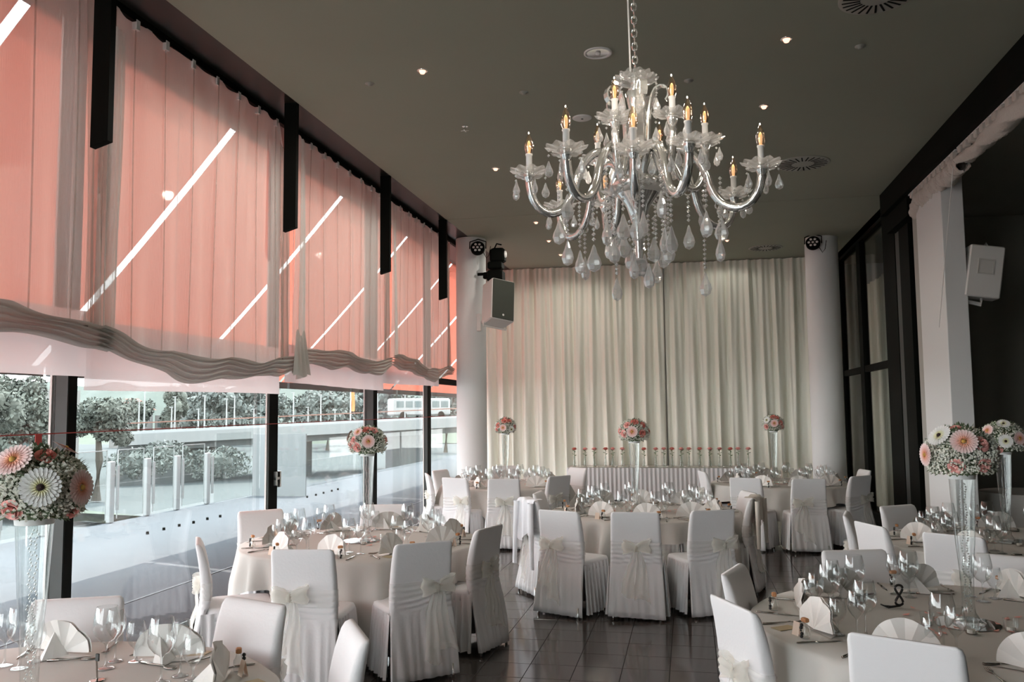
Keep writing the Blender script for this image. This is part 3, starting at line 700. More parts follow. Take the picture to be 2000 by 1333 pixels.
# chain and wire
chn = MB()
z = 3.10; k = 0
while z < CE-.02:
    pts = []
    for i in range(9):
        a = 2*PI*i/8; dx = .010*math.cos(a); dz = .018*math.sin(a)
        pts.append((dx if k % 2 else 0, 0 if k % 2 else dx, z+dz))
    chn.tube(pts, .003, 5, False); z += .026; k += 1
obj('chain', chn, m_chrome, ch); obj('power_wire', MB().tube([(-.018, 0, 3.08), (-.024, .0, 3.5), (-.010, 0, 4.0), (-.02, 0, CE-.02)], .0035, 5), m_white, ch)
obj('ceiling_rose', MB().lathe([(.06, CE), (.06, CE-.02), (.03, CE-.05), (.01, CE-.06)], 20), m_chrome, ch, True)
obj('centre_stem', MB().lathe([(.012, 2.36), (.020, 2.48), (.045, 2.56), (.085, 2.615), (.10, 2.64), (.09, 2.66), (.05, 2.67), (.035, 2.70), (.045, 2.73), (.028, 2.77), (.022, 2.90), (.032, 2.95), (.040, 2.99), (.022, 3.02), (.012, 3.06), (.006, 3.10)], 24), m_chrome, ch, True)
obj('stem_sleeve', MB().lathe([(.030, 2.75), (.034, 2.80), (.030, 2.88), (.036, 2.93)], 16), m_bob, ch, True)
def petal_dish(r0, r1, z, h, n=10):
    def fn(u, v):
        a = 2*PI*u; rr = r0+(r1-r0)*v*(1+.06*math.cos(n*a)*v); return (rr*math.cos(a), rr*math.sin(a), z+h*v*v*.7+.004*v*v*math.cos(n*a)-.008*max(0, v-.8))
    return MB().grid(fn, 50, 5, closed=True)
obj('crown_dish', petal_dish(.012, .085, 3.025, .035), m_bob, ch, True); obj('crown_dish', petal_dish(.012, .065, 3.045, .035), m_bob, ch, True)
obj('base_dish', petal_dish(.03, .135, 2.60, .035), m_bob, ch, True)
def drop_mb(s_=1.0, flat=.45):
    """pear shaped faceted crystal, top at origin"""
    mb = MB(); mb.lathe([(.001, 0), (.004*s_, -.006*s_), (.009*s_, -.022*s_), (.0165*s_, -.038*s_), (.019*s_, -.050*s_), (.014*s_, -.064*s_), (.001, -.071*s_)], 8, Matrix.Diagonal((1, flat+.25, 1, 1)))
    return mb
drop_me = drop_mb(1.35).mesh('crystal_drop', m_crys, False); drop_s = drop_mb(.78).mesh('crystal_drop', m_crys, False)
def strand(par, p, n, s_=.0072, name='bead_strand'):
    mb = MB(); x, y, z = p
    for i in range(n): mb.octa((x, y, z-.008-i*.0175), s_, 1.1)
    obj(name, mb, m_crys, par); return z-.008-n*.0175
rc = random.Random(5)
lo_ = [(1105, 235), (1236, 232), (1343, 218), (1485, 268), (1432, 330), (1181, 355), (1093, 358), (1033, 285)]
up_ = [(1200, 177), (1312, 172), (1376, 226), (1288, 262), (1167, 265)]
def bez(P0, P1, P2, P3, n):
    out = []
    for i in range(n+1):
        t = i/n; out.append(P0*(1-t)**3+P1*3*t*(1-t)**2+P2*3*t*t*(1-t)+P3*t**3)
    return out
def add_arm(px, py, zb, lower):
    w_ = onZ(px, py, zb); dx, dy = w_.x-CX, w_.y-CY; a = math.atan2(dy, dx); R_ = math.hypot(dx, dy)
    u = Vector((math.cos(a), math.sin(a), 0)); zc = zb-.105   # cup height
    if lower:
        p = bez(u*.05+Vector((0, 0, 2.62)), u*.10+Vector((0, 0, 2.84)), u*(R_*.52)+Vector((0, 0, 2.76)), u*(R_*.60)+Vector((0, 0, 2.60)), 12)
        p += bez(p[-1], u*(R_*.70)+Vector((0, 0, 2.465)), u*(R_*1.02)+Vector((0, 0, 2.48)), u*R_+Vector((0, 0, zc)), 12)[1:]
    else:
        p = bez(u*.04+Vector((0, 0, 2.66)), u*.08+Vector((0, 0, 2.82)), u*(R_*.45)+Vector((0, 0, 2.78)), u*(R_*.62)+Vector((0, 0, 2.68)), 10)
        p += bez(p[-1], u*(R_*.78)+Vector((0, 0, 2.60)), u*R_+Vector((0, 0, 2.63)), u*R_+Vector((0, 0, zc)), 10)[1:]
    arm = MB()
    n = 12; pts = [Vector(q) for q in p]; rings = []
    for i, q in enumerate(pts):       # fluted tube
        d = (pts[min(i+1, len(pts)-1)]-pts[max(i-1, 0)]).normalized(); s1 = Vector((-u.y, u.x, 0)); s2 = d.cross(s1)
        rings.append([q+(s1*math.cos(2*PI*j/n)+s2*math.sin(2*PI*j/n))*(.0155 if j % 2 else .0115) for j in range(n)])
    arm.loft(rings, True); A_ = obj('arm', arm, m_chrome, ch, True)
    T = Matrix.Translation((u.x*R_, u.y*R_, 0))
    obj('cup', MB().lathe([(.012, zc-.03), (.018, zc-.015), (.024, zc), (.016, zc+.01), (.001, zc+.01)], 14, T), m_chrome, A_, True)
    d_ = petal_dish(.014, .070, zc+.004, .018, 10); d_.v = [tuple(T @ Vector(v)) for v in d_.v]; obj('candle_dish', d_, m_bob, A_, True)
    if rc.random() < .8:
        d_ = petal_dish(.014, .050, zc-.012, .012, 10); d_.v = [tuple(T @ Vector(v)) for v in d_.v]; obj('candle_dish', d_, m_bob, A_, True)
    obj('candle_sleeve', MB().lathe([(.011, zc+.005), (.011, zb-.038), (.013, zb-.036), (.013, zb-.031), (.001, zb-.031)], 12, T), m_candle, A_, True)
    obj('bulb', MB().lathe([(.011, zb-.031), (.0165, zb-.012), (.0165, zb+.004), (.011, zb+.024), (.005, zb+.040), (.001, zb+.050)], 14, T), m_bulbg, A_, True)
    bl_ = bpy.data.lights.new('bulb_light', 'POINT'); bl_.energy = .55; bl_.color = (1, .88, .74); bl_.shadow_soft_size = .016
    bo_ = bpy.data.objects.new('bulb_light', bl_); COL.objects.link(bo_); bo_.parent = ch; bo_.location = (u.x*R_, u.y*R_, zb+.06)
    obj('filament', MB().lathe([(.005, zb-.026), (.007, zb-.01), (.006, zb+.008), (.003, zb+.016), (.001, zb+.018)], 8, T), m_fil, A_, True)
    for k in range(5):
        b = a+2*PI*k/5+.3; q = (u.x*R_+.058*math.cos(b), u.y*R_+.058*math.sin(b), zc+.012)
        zz = strand(A_, q, 2, .0050, 'bead_pair'); link('crystal_drop', drop_s, A_, (q[0], q[1], zz), (0, 0, b))
    # crystal strand from the low point of the arm
    m_ = pts[14 if lower else 12]; nb_ = rc.choice((2, 5, 8, 10)) if lower else rc.choice((6, 9, 12))
    obj('hook_ring', MB().tube([(m_.x+.014*math.cos(t)*1, m_.y, m_.z-.02+.014*math.sin(t)) for t in [i*PI/5 for i in range(11)]], .003, 5, False), m_crys, A_)
    zz = strand(A_, (m_.x, m_.y, m_.z-.034), nb_); link('crystal_drop', drop_me, A_, (m_.x, m_.y, zz), (0, 0, a+PI/2+.5))
for q in lo_: add_arm(q[0], q[1], 2.75, True)
for q in up_: add_arm(q[0], q[1], 2.93, False)
# flat curled scrolls round the stem
for k, a in enumerate((-.2, 1.0, 2.6, 3.7, 5.0)):
    u = Vector((math.cos(a), math.sin(a), 0)); s1 = Vector((-u.y, u.x, 0))
    p = bez(u*.03+Vector((0, 0, 2.68)), u*.06+Vector((0, 0, 2.80)), u*.035+Vector((0, 0, 2.95)), u*.075+Vector((0, 0, 3.0)), 10)+bez(u*.075+Vector((0, 0, 3.0)), u*.12+Vector((0, 0, 3.03)), u*.14+Vector((0, 0, 2.97)), u*.115+Vector((0, 0, 2.95)), 6)[1:]
    rings = []
    for i, q in enumerate(p):
        d = (p[min(i+1, len(p)-1)]-p[max(i-1, 0)]).normalized(); nn = d.cross(s1)
        rings.append([q+s1*.014+nn*.003, q-s1*.014+nn*.003, q-s1*.014-nn*.003, q+s1*.014-nn*.003])
    obj('scroll', MB().loft(rings, True), m_chrome, ch)
# strands hanging from the hub
for k in range(12):
    a = 2*PI*k/12+.2; R_ = .115 if k % 2 else .055; z0_ = 2.63 if k % 2 else 2.52
    q = (R_*math.cos(a), R_*math.sin(a), z0_); nn = (4, 11, 7, 13, 5, 9, 3, 12, 8, 6, 10, 14)[k]
    zz = strand(ch, q, min(nn, 11)); link('crystal_drop', drop_me, ch, (q[0], q[1], zz), (0, 0, a))
for k in range(7):
    a = 2*PI*k/7+.5; q = (.085*math.cos(a), .085*math.sin(a), 3.055); zz = strand(ch, q, 5, .005); link('crystal_drop', drop_s, ch, (q[0], q[1], zz))
for k in range(10):
    a = 2*PI*k/10; q = (.30*math.cos(a), .30*math.sin(a), 2.655); zz = strand(ch, q, (8, 3, 10, 5, 12, 7, 4, 11, 6, 9)[k]); link('crystal_drop', drop_me, ch, (q[0], q[1], zz), (0, 0, a))
obj('finial_ball', MB().ball((0, 0, 2.33), .035, 10, 7), m_crys, ch)

# ================================================================== covered chairs
def rrect(hw, y0, y1, r, n=6):
    """closed rounded rectangle from x -hw..hw, y0..y1"""
    pts = []
    r = min(r, hw*.95, (y1-y0)*.49)
    for cx, cy, a0 in ((hw-r, y0+r, -90), (hw-r, y1-r, 0), (-hw+r, y1-r, 90), (-hw+r, y0+r, 180)):
        for i in range(n+1):
            a = math.radians(a0+90*i/n); pts.append((cx+r*math.cos(a), cy+r*math.sin(a)))
    return pts
BK = [(.03, .245, -.325, .022), (.12, .242, -.312, .022), (.25, .236, -.292, .022), (.38, .230, -.270, .025), (.45, .226, -.256, .04), (.50, .224, -.250, .060), (.56, .221, -.248, .068), (.62, .219, -.250, .070), (.72, .217, -.260, .066), (.82, .214, -.275, .058), (.885, .211, -.287, .046), (.908, .204, -.290, .034), (.918, .19, -.291, .018)]
def bki(z):
    for a, b in zip(BK, BK[1:]):
        if z <= b[0]:
            t = (z-a[0])/(b[0]-a[0]); return tuple(p*(1-t)+q*t for p, q in zip(a, b))
    return BK[-1]
def chair_meshes(seed):
    rd = random.Random(seed); ms = {}
    rings = []
    zs = [.03, .08, .14, .20, .26, .32, .38, .42, .45] + [.46+.0075*i for i in range(28)] + [.68, .71, .75, .80, .85, .885, .908, .918]
    for z in zs:
        _, hw, yr, th = bki(z); ring = []
        for k, (x, y) in enumerate(rrect(hw, yr, yr+th, .028, 5)):
            rear = y < yr+th*.5
            if z < .44 and rear: y -= .006*math.sin(x*70+seed)*(.45-z)/.4 + .010*math.sin(x*23+z*9)*(.45-z)/.4
            if .46 < z < .66: y += (-.003 if rear else .002)*math.sin(z*170+x*7*math.sin(seed)+math.sin(x*16)*2)
            if z < .1: z2 = z-.012*math.sin(x*6+seed)
            else: z2 = z
            ring.append((x, y, z2 if z < .1 else z))
        rings.append(ring)
    # extra columns across the back for folds
    dense = []
    for ring in rings:
        out = []
        for i in range(len(ring)):
            a, b = Vector(ring[i]), Vector(ring[(i+1) % len(ring)])
            L = (b-a).length; out.append(a)
            if L > .1:
                for k in range(1, 26):
                    q = a.lerp(b, k/26)
                    if q.y < -.24 or q.z < .45:
                        q.y -= .0085*math.sin(q.x*95+seed*2+q.z*5+1.5*math.sin(q.x*31+seed))*max(0, (.46-q.z)/.4)**.6*(q.y < 0)
                        if .46 < q.z < .66: q.y += -.0042*math.sin(q.z*(150+25*math.sin(seed+q.x*3))+q.x*16*math.sin(seed*2+1)+seed)*(1 if q.y < 0 else 0)*max(0, 1-abs(q.z-.53)/.13)
                    out.append(q)
        dense.append(out)
    m = min(len(d) for d in dense); 
    if all(len(d) == m for d in dense): rings = dense
    ms['backrest'] = MB().loft(rings, cap=True).mesh('backrest', m_cover, True)
    st = MB(); rr = []
    for z, e in ((.40, .0), (.455, .0), (.475, -.008), (.482, -.03)):
        rr.append([(x, y, z) for x, y in rrect(.232+e, -.215-e, .245+e, .06, 6)])
    st.loft(rr, cap=True); ms['seat'] = st.mesh('seat', m_cover, True)
    path = [(-.232, -.25)] + [(-.234, -.25+.43*i/20) for i in range(1, 21)] + [(-.17+.06*math.cos(PI-PI/2*i/6)-.0, .18+.065*math.sin(PI*i/12)) for i in range(1, 7)] \
        + [(-.16+.32*i/20, .247) for i in range(1, 20)] + [(.17+.064*math.sin(PI*i/12), .18+.065*math.cos(PI*i/12)) for i in range(0, 7)] + [(.234, .18-.43*i/20) for i in range(1, 21)]
    # resample
    P_ = [Vector((x, y, 0)) for x, y in path]; cum = [0]
    for a, b in zip(P_, P_[1:]): cum.append(cum[-1]+(b-a).length)
    N = 168; L = cum[-1]; S = []; j = 0
    for i in range(N+1):
        s = L*i/N
        while j < len(cum)-2 and cum[j+1] < s: j += 1
        t = (s-cum[j])/max(1e-6, cum[j+1]-cum[j]); S.append(P_[j].lerp(P_[j+1], t))
    nrm = []
    for i in range(N+1):
        d = S[min(i+1, N)]-S[max(i-1, 0)]; nrm.append(Vector((-d.y, d.x, 0)).normalized())
    ph = [0.0]
    for i in range(N): ph.append(ph[-1]+rd.uniform(.62, 1.25))
    def fs(u, v):
        i = round(u*N); q, n_ = S[i], nrm[i]; a = v      # v 0 top 1 bottom
        amp = .003+.021*a**.7
        off = amp*math.sin(ph[i]*.95) + .022*a + .004*a*math.sin(i*.21+seed)
        return (q.x+n_.x*off, q.y+n_.y*off, .452*(1-a)+(.035+.006*math.sin(i*.3))*a)
    ms['skirt'] = MB().grid(fs, N, 6).mesh('skirt', m_cover, True)
    lg = MB(); 
    ms['leg'] = MB().tube([(0, 0, 0), (0, 0, .03), (0, 0, .40)], [.010, .011, .013], 8).mesh('leg', m_ctip, True)
    ms['leg2'] = MB().tube([(0, 0, 0), (0, .004, .03), (0, .008, .10)], [.010, .011, .012], 8).mesh('leg', m_ctip, True)
    # sash band
    off = (0, -.085, .10)[seed % 3]
    def fb(u, v):
        z = .545+.115*v - .03*(1-abs(v*2-1))*0
        _, hw, yr, th = bki(z); rr_ = rrect(hw+.005, yr-.005, yr+th+.004, .03, 8); k = int(round(u*len(rr_))) % len(rr_)
        x, y = rr_[k]; pinch = math.exp(-((x-off)/.06)**2) if y < yr+.02 else 0
        zz = z*(1-pinch*.55)+.605*pinch*.55
        return (x, y-.004*math.sin(v*22+x*8)*(1 if y < yr+.02 else -1), zz+.006*math.sin(x*20+seed))
    ms['sash'] = MB().grid(fb, 36, 7, closed=True).mesh('sash', m_band, True)
    def loop(sg, sc_, dz):
        def fn(u, v):
            t = 2*PI*u; wv = .016+.060*math.sin(t/2)**.8
            x = off+sg*sc_*(1-math.cos(t))*.5*1.0
            y = bki(.60)[2]-.018-.028*math.sin(t)*math.sin(t/2)-.012
            z = .605+dz*math.sin(t/2)+(v-.5)*2*wv*.8+.006*math.sin(v*14+u*9)
            return (x+.010*math.sin(v*9), y-.008*math.sin(v*19+u*5), z)
        return fn
    bw = MB(); bw.grid(loop(1, .125, .03), 16, 6); bw.grid(loop(-1, .115, .015), 16, 6)
    ms['bow'] = bw.mesh('bow', m_org2, True)
    ms['knot'] = MB().ball((off, bki(.6)[2]-.024, .605), .024, 10, 7, 1.3).mesh('knot', m_org2, True)
    def tail(sg, ln, w0, w1, ph_):
        def fn(u, v):
            z = .60-ln*v; _, hw, yr, th = bki(max(.04, z))
            ww = w0+(w1-w0)*v**.7; cxx = off+sg*(.015+.05*v)+.012*math.sin(v*5+ph_)
            zz = z+.03*v*math.sin(u*PI)*sg*(v > .9)
            return (cxx+(u-.5)*ww, yr-.022-.010*v-.010*math.sin(u*11+v*3+ph_)-.006*math.sin(v*13), zz-.035*v**4*u)
        return MB().grid(fn, 12, 18)
    l1, l2 = ((.42, .36), (.46, .30), (.40, .44))[seed % 3]
    ms['tail1'] = tail(1, l1, .03, .14, seed).mesh('sash_tail', m_org, True); ms['tail2'] = tail(-1, l2, .03, .12, seed+1).mesh('sash_tail', m_org, True)
    return ms
CM = [chair_meshes(s) for s in (0, 1, 2)]
def chair(px, py, cen, label, group, var=0, ang=0, top=None):
    p = Vector(top) if top else onZ(px, py, .918)
    d = Vector((cen[0]-p.x, cen[1]-p.y, 0)); D = d.length; d.normalize()
    lo_r = 1.14
    if D < lo_r and not top: p = Vector((cen[0], cen[1], 0))-d*lo_r
    rz = math.atan2(d.y, d.x)-PI/2+ang
    fwd = Vector((-math.sin(rz), math.cos(rz), 0)); o = Vector((p.x, p.y, 0))+fwd*.28; o.z = 0
    r = tag(empty('dining_chair', o, rz), label, 'chair', group); m = CM[var % 3]
    link('backrest', m['backrest'], r); link('seat', m['seat'], r); link('skirt', m['skirt'], r)
    sb = link('sash', m['sash'], r)
    link('bow', m['bow'], sb); link('knot', m['knot'], sb); link('sash_tail', m['tail1'], sb); link('sash_tail', m['tail2'], sb)
    for x, y in ((-.20, -.308), (.20, -.308), (-.195, .20), (.195, .20)): link('leg', m['leg'] if y > 0 else m['leg2'], r, (x, y, 0))
    r['px'] = 0; del r['px']
    return r
TB = dict(T1=(-2.46, 2.70, 1.02), T2=(-2.68, 6.82, .99), T3=(-.48, 9.25, 1.0), T4=(1.30, 4.65, 1.03), T5=(2.47, 7.45, .98), T6=(-2.64, 12.35, .95), T7=(1.27, 12.9, 1.0))
TN = dict(T1='front left table', T2='left window table', T3='middle table', T4='front right table', T5='pillar table at right', T6='far left table', T7='far right table')
CH = {
 'T2': [((590, 1074), 'white-covered chair with sash, left of the two chairs facing the left window table', 1), ((828, 1060), 'white-covered chair with long sash tails, right front of the left window table', 2),
        ((957, 1030), 'white-covered chair seen side-on at the right of the left window table', 0), ((385, 1056), 'white-covered chair seen side-on at the window side of the left window table', 0, -.50),
        ((508, 1018), 'white-covered chair on the far left of the left window table, front view', 1, -.35, 7.35), ((728, 1000), 'white-covered chair behind the tall vase of the left window table', 2)],
 'T3': [((1090, 998), 'white-covered chair with its back to the viewer, left front of the middle table', 1), ((1240, 1001), 'white-covered chair with neat bow, exact front of the middle table', 0),
        ((1393, 997), 'white-covered chair with bow to the right, right front of the middle table', 2), ((1032, 977), 'white-covered chair seen side-on at the left of the middle table', 1),
        ((1462, 972), 'white-covered chair with a cream jacket over its back, right of the middle table', 0), ((1412, 962), 'white-covered chair at the far right of the middle table', 1),
        ((1050, 962), 'shaded white-covered chair at the far left of the middle table', 2)],
 'T1': [((125, 1190), 'covered chair behind the fan napkin of the front left table', 0), ((500, 1174), 'covered chair seen from the front at the far right of the front left table', 1),
        ((700, 1230), 'covered chair seen side-on at the right of the front left table', 2)],
 'T4': [((1449, 1113), 'covered chair at the upper left of the front right table', 1), ((1428, 1178), 'covered chair with ivory sash at the left edge of the front right table', 0),
        ((1763, 1250), 'covered chair nearest the viewer with its back at the front right table', 2), ((1690, 1083), 'covered chair at the far side of the front right table, behind the glasses', 0),
        ((1962, 1097), 'covered chair at the far right of the front right table', 1)],
 'T5': [((1651, 1003), 'covered chair with a hanging sash bow, leftmost at the pillar table', 1), ((1697, 1024), 'bright covered chair at the left of the pillar table', 0),
        ((1860, 1045), 'covered chair in front of the pillar table with its back to the viewer', 2), ((1770, 990), 'covered chair at the far side of the pillar table', 0)],
 'T6': [((887, 934), 'covered chair with its back to the viewer, left front of the far left table', 2), ((984, 936), 'covered chair with bow, exact front of the far left table', 0),
        ((1093, 930), 'shaded covered chair, right front of the far left table', 1), ((838, 926), 'covered chair seen side-on nearest the windows at the far left table', 0),
        ((868, 919), 'covered chair behind the side-on one at the far left table', 1), ((1130, 914), 'covered chair at the right of the far left table', 2), ((988, 906), 'covered chair at the far side of the far left table', 0, 0, 13.72)],
 'T7': [((1378, 921), 'covered chair at the left of the far right table', 1), ((1455, 934), 'covered chair with its back to the viewer, left front of the far right table', 0),
        ((1580, 936), 'covered chair with long sash, right front of the far right table', 1), ((1682, 930), 'shaded covered chair at the right of the far right table', 2), ((1690, 918), 'covered chair beside the dark glazed screen, rightmost at the far right table', 0)],
}
chairs = {}
for k, L in CH.items():
    for e in L:
        q, lab, v = e[:3]; an = e[3] if len(e) > 3 else 0; tp = None
        if len(e) > 4: tp = (onY(q[0], q[1], e[4]).x, e[4], .918)
        chairs[lab] = chair(q[0], q[1], TB[k], lab, 'covered chairs around the ' + TN[k], v, an, tp)
# cream jacket and white shawl over chair backs
def garment(ch_, name, label, mat, ln, side):
    r = tag(empty(name, ch_.location, ch_.rotation_euler[2]), label, 'garment')
    def body(u, v):
        x = -.19+.38*u; t = v
        if t < .25: y = -.285+.055*math.sin(t*4*PI/2)+.03; z = .93+.006*math.sin(u*9); y = -.31+.10*(1-t*4); 
        else: y = -.315-.012*math.sin(u*18)-.01*t; z = .93-(t-.25)*ln*(1+.12*math.sin(u*7))
        return (x, y, z)
    obj('body', MB().grid(body, 24, 14), mat, r, True)
    for s_ in (-1, 1):
        def slv(u, v, s_=s_):
            a = 2*PI*u; rr = .045*(1-.35*v)
            return (s_*(.17+.05*v)+rr*math.cos(a), -.335+.6*rr*math.sin(a)-.01*v, .90-(ln*1.25)*v)
        obj('sleeve', MB().grid(slv, 12, 10, closed=True), mat, r, True)
garment(chairs['white-covered chair with a cream jacket over its back, right of the middle table'], 'jacket', 'cream jacket hanging over the chair right of the middle table', P('cream jacket cloth', (.78, .73, .66), .9, bs=(40, .2)), .36, 1)
garment(chairs['white-covered chair seen side-on at the left of the middle table'], 'shawl', 'long white shawl hung over the chair left of the middle table', P('white shawl cloth', (.84, .86, .90), .85, bs=(40, .2)), .50, 1)

# ================================================================== tables, cloths
def table(key, phi0, a, dmax):
    cx, cy, R_ = TB[key]; RT = R_-.03
    t = tag(empty('round_table', (cx, cy, 0)), 'round folding table under the cloth of the ' + TN[key], 'table', 'round banquet tables')
    obj('tabletop', MB().lathe([(.01, .712), (RT-.02, .712), (RT, .718), (RT, .736), (.01, .736)], 40), m_trunk, t)
    for k in range(4):
        b = PI/4+k*PI/2; obj('leg', MB().tube([(.55*math.cos(b), .55*math.sin(b), 0), (.5*math.cos(b), .5*math.sin(b), .71)], .016, 8), m_ctip, t)
    sd = sum(map(ord, key)); rows = [(0, 0)]
    def fn(u, v):
        ph = 2*PI*u; q = ph-phi0; drop = min(dmax, a/max(abs(math.cos(q)), abs(math.sin(q)))-RT)
        c4 = max(0, -math.cos(4*q))                      # 1 at the corners
        wave = .026*math.sin(11*ph+sd)+.020*math.sin(19*ph+sd*2)+.014*math.sin(29*ph)
        if v < .25: rr = (RT+.004)*v/.25; return (cx+rr*math.cos(ph), cy+rr*math.sin(ph), .741)
        s = (v-.25)/.75; L = drop*s
        z = .741-max(0, L-.012); pinch = math.cos(q*4*1.0+PI)
        fold = c4**2*math.cos(20*q)*.055
        rr = RT+.006+min(L, .012)+ (.10*L*(1-.3*c4) + .055*c4**6*min(1, L/.3) + (wave*1.25+fold)*min(1, L/.22))
        return (cx+rr*math.cos(ph), cy+rr*math.sin(ph), max(.012, z))
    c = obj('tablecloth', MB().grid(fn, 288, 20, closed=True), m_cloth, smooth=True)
    tag(c, 'white linen tablecloth draped over the ' + TN[key], 'tablecloth', 'white tablecloths')
for key, ph, a, dm in (('T1', .3, 1.20, .72), ('T2', math.radians(-69), 1.21, .70), ('T3', math.radians(-115), 1.17, .45), ('T4', math.radians(-128), 1.22, .62), ('T5', math.radians(-120), 1.17, .6), ('T6', .2, 1.14, .40), ('T7', math.radians(-94), 1.19, .42)):
    table(key, ph+PI/4, a, dm)

# ================================================================== tableware prototypes
def fan_mb(seed):
    rd = random.Random(seed); mb = MB(); n = 8; rad = .150
    # standing pleated half circle, hinge at the origin, plane x-z, with a little lean
    def fn(u, v):
        a = PI*(.02+.96*u); k = u*n; tri = abs((k % 2)-1)*2-1; rr = rad*v*(1+.03*math.sin(seed+u*9))
        return (rr*math.cos(a), (.007*tri*v)+.030*v*math.sin(a), .012+rr*math.sin(a)*.98)
    mb.grid(fn, n*4, 5)
    def fr(u, v):
        a = PI*(.02+.96*u); rr = rad*v*.99; k = u*n; tri = abs((k % 2)-1)*2-1
        return (rr*math.cos(a), .007*tri*v+.030*v*math.sin(a)+.012, .012+rr*math.sin(a)*.97)
    mb.grid(fr, n*4, 4)
    mb.add([(-.03, .01, .002), (.05, .09, .002), (.04, .015, .11), (-.02, .09, .002), (.0, .13, .003)], [(0, 1, 2), (0, 2, 3), (3, 2, 4), (1, 4, 2)])
    mb.add([(-.15, .0, .004), (.15, 0, .004), (.09, .07, .004), (-.09, .07, .004)], [(0, 1, 2, 3)])
    return mb
fan_me = [fan_mb(s).mesh('napkin', m_napkin, False) for s in range(3)]
def glass_me(name, h, rb, rf, stem_h):
    pr = [(.001, .002), (rf*.6, .003), (rf, .001), (rf*.7, .005), (.009, .008), (.0045, .02), (.004, stem_h*.6), (.0048, stem_h-.01), (.010, stem_h), (rb*.55, stem_h+.012), (rb*.88, stem_h+.035), (rb, stem_h+.055), (rb*.97, stem_h+(h-stem_h)*.65), (rb*.78, h-.002), (rb*.765, h)]
    return MB().lathe(pr, 24).mesh(name, m_wine, True)
G_big = glass_me('wine_glass', .255, .054, .038, .105); G_sm = glass_me('wine_glass', .222, .041, .034, .100); G_wat = glass_me('water_goblet', .168, .042, .034, .055)
def cutlery():
    kn = MB(); kn.bev(-.006, .006, -.10, -.01, .001, .007, .002); kn.loft([[(-.006, -.01, .002), (.006, -.01, .002), (.006, -.01, .005), (-.006, -.01, .005)], [(-.009, .02, .001), (.009, .02, .001), (.009, .02, .003), (-.009, .02, .003)], [(-.010, .07, .001), (.008, .07, .001), (.008, .07, .003), (-.010, .07, .003)], [(-.004, .115, .001), (0, .115, .001), (0, .115, .002), (-.004, .115, .002)]], True)
    fk = MB(); fk.tube([(0, -.10, .004), (0, -.05, .004), (0, .02, .006), (0, .045, .008)], [.006, .0045, .003, .003], 6)
    fk.loft([[(-.003, .04, .007), (.003, .04, .007), (.003, .04, .009), (-.003, .04, .009)], [(-.012, .06, .004), (.012, .06, .004), (.012, .06, .006), (-.012, .06, .006)], [(-.012, .07, .003), (.012, .07, .003), (.012, .07, .005), (-.012, .07, .005)]], True)
    for x in (-.010, -.0035, .0035, .010): fk.tube([(x, .068, .004), (x, .09, .005), (x, .105, .009)], [.0019, .0017, .001], 5)
    sp_ = MB(); sp_.tube([(0, -.10, .004), (0, -.05, .004), (0, .02, .006), (0, .045, .006)], [.006, .0045, .003, .003], 6)
    sp_.grid(lambda u, v: ((.019*math.sin(PI*v)**.6)*math.cos(2*PI*u)*.95, .07+.033*(-math.cos(PI*v)), .004+.004*math.sin(2*PI*u)), 10, 8, closed=True)
    return kn.mesh('table_knife', m_cut, True), fk.mesh('fork', m_cut, True), sp_.mesh('spoon', m_cut, True)
K_, F_, S_ = cutlery()
# favour bottle: little glass bottle, cork, string of black beads
fav_glass = MB().lathe([(.001, .002), (.020, .002), (.021, .012), (.021, .045), (.012, .060), (.0105, .072), (.012, .076)], 14).mesh('bottle', m_vase, True)
fav_cork = MB().bev(-.019, .019, -.012, .012, .074, .094, .004).mesh('cork', m_cork, False)
def _bd():
    mb = MB()
    for k in range(5): mb.ball((.004*math.sin(k*2), -.021, .012+k*.013), .0085 if k != 2 else .005, 7, 5)
    return mb.mesh('beads', m_bead, True)
fav_bead = _bd()
card_me = MB().add([(-.024, 0, 0), (.024, 0, 0), (.022, .012, .062), (-.022, .012, .062), (-.024, .028, 0), (.024, .028, 0)], [(0, 1, 2, 3), (3, 2, 5, 4)]).mesh('place_card', m_card, False)
kraft_me = MB().bev(-.035, .035, -.055, .055, 0, .003, .001).mesh('menu_card', m_kraft, False)
def clock(cx, cy, a):
    ca = math.atan2(-cy, -cx)                     # towards the viewer = six o'clock
    h = (6 + (-(a-ca))/(2*PI)*12) % 12; return h
HW = ['twelve', 'one', 'two', 'three', 'four', 'five', 'six', 'seven', 'eight', 'nine', 'ten', 'eleven']
def vis(p, m=30):
    px, py = proj(p); return -m < px < 2000+m and -400 < py < 1333+m
TILT = 0
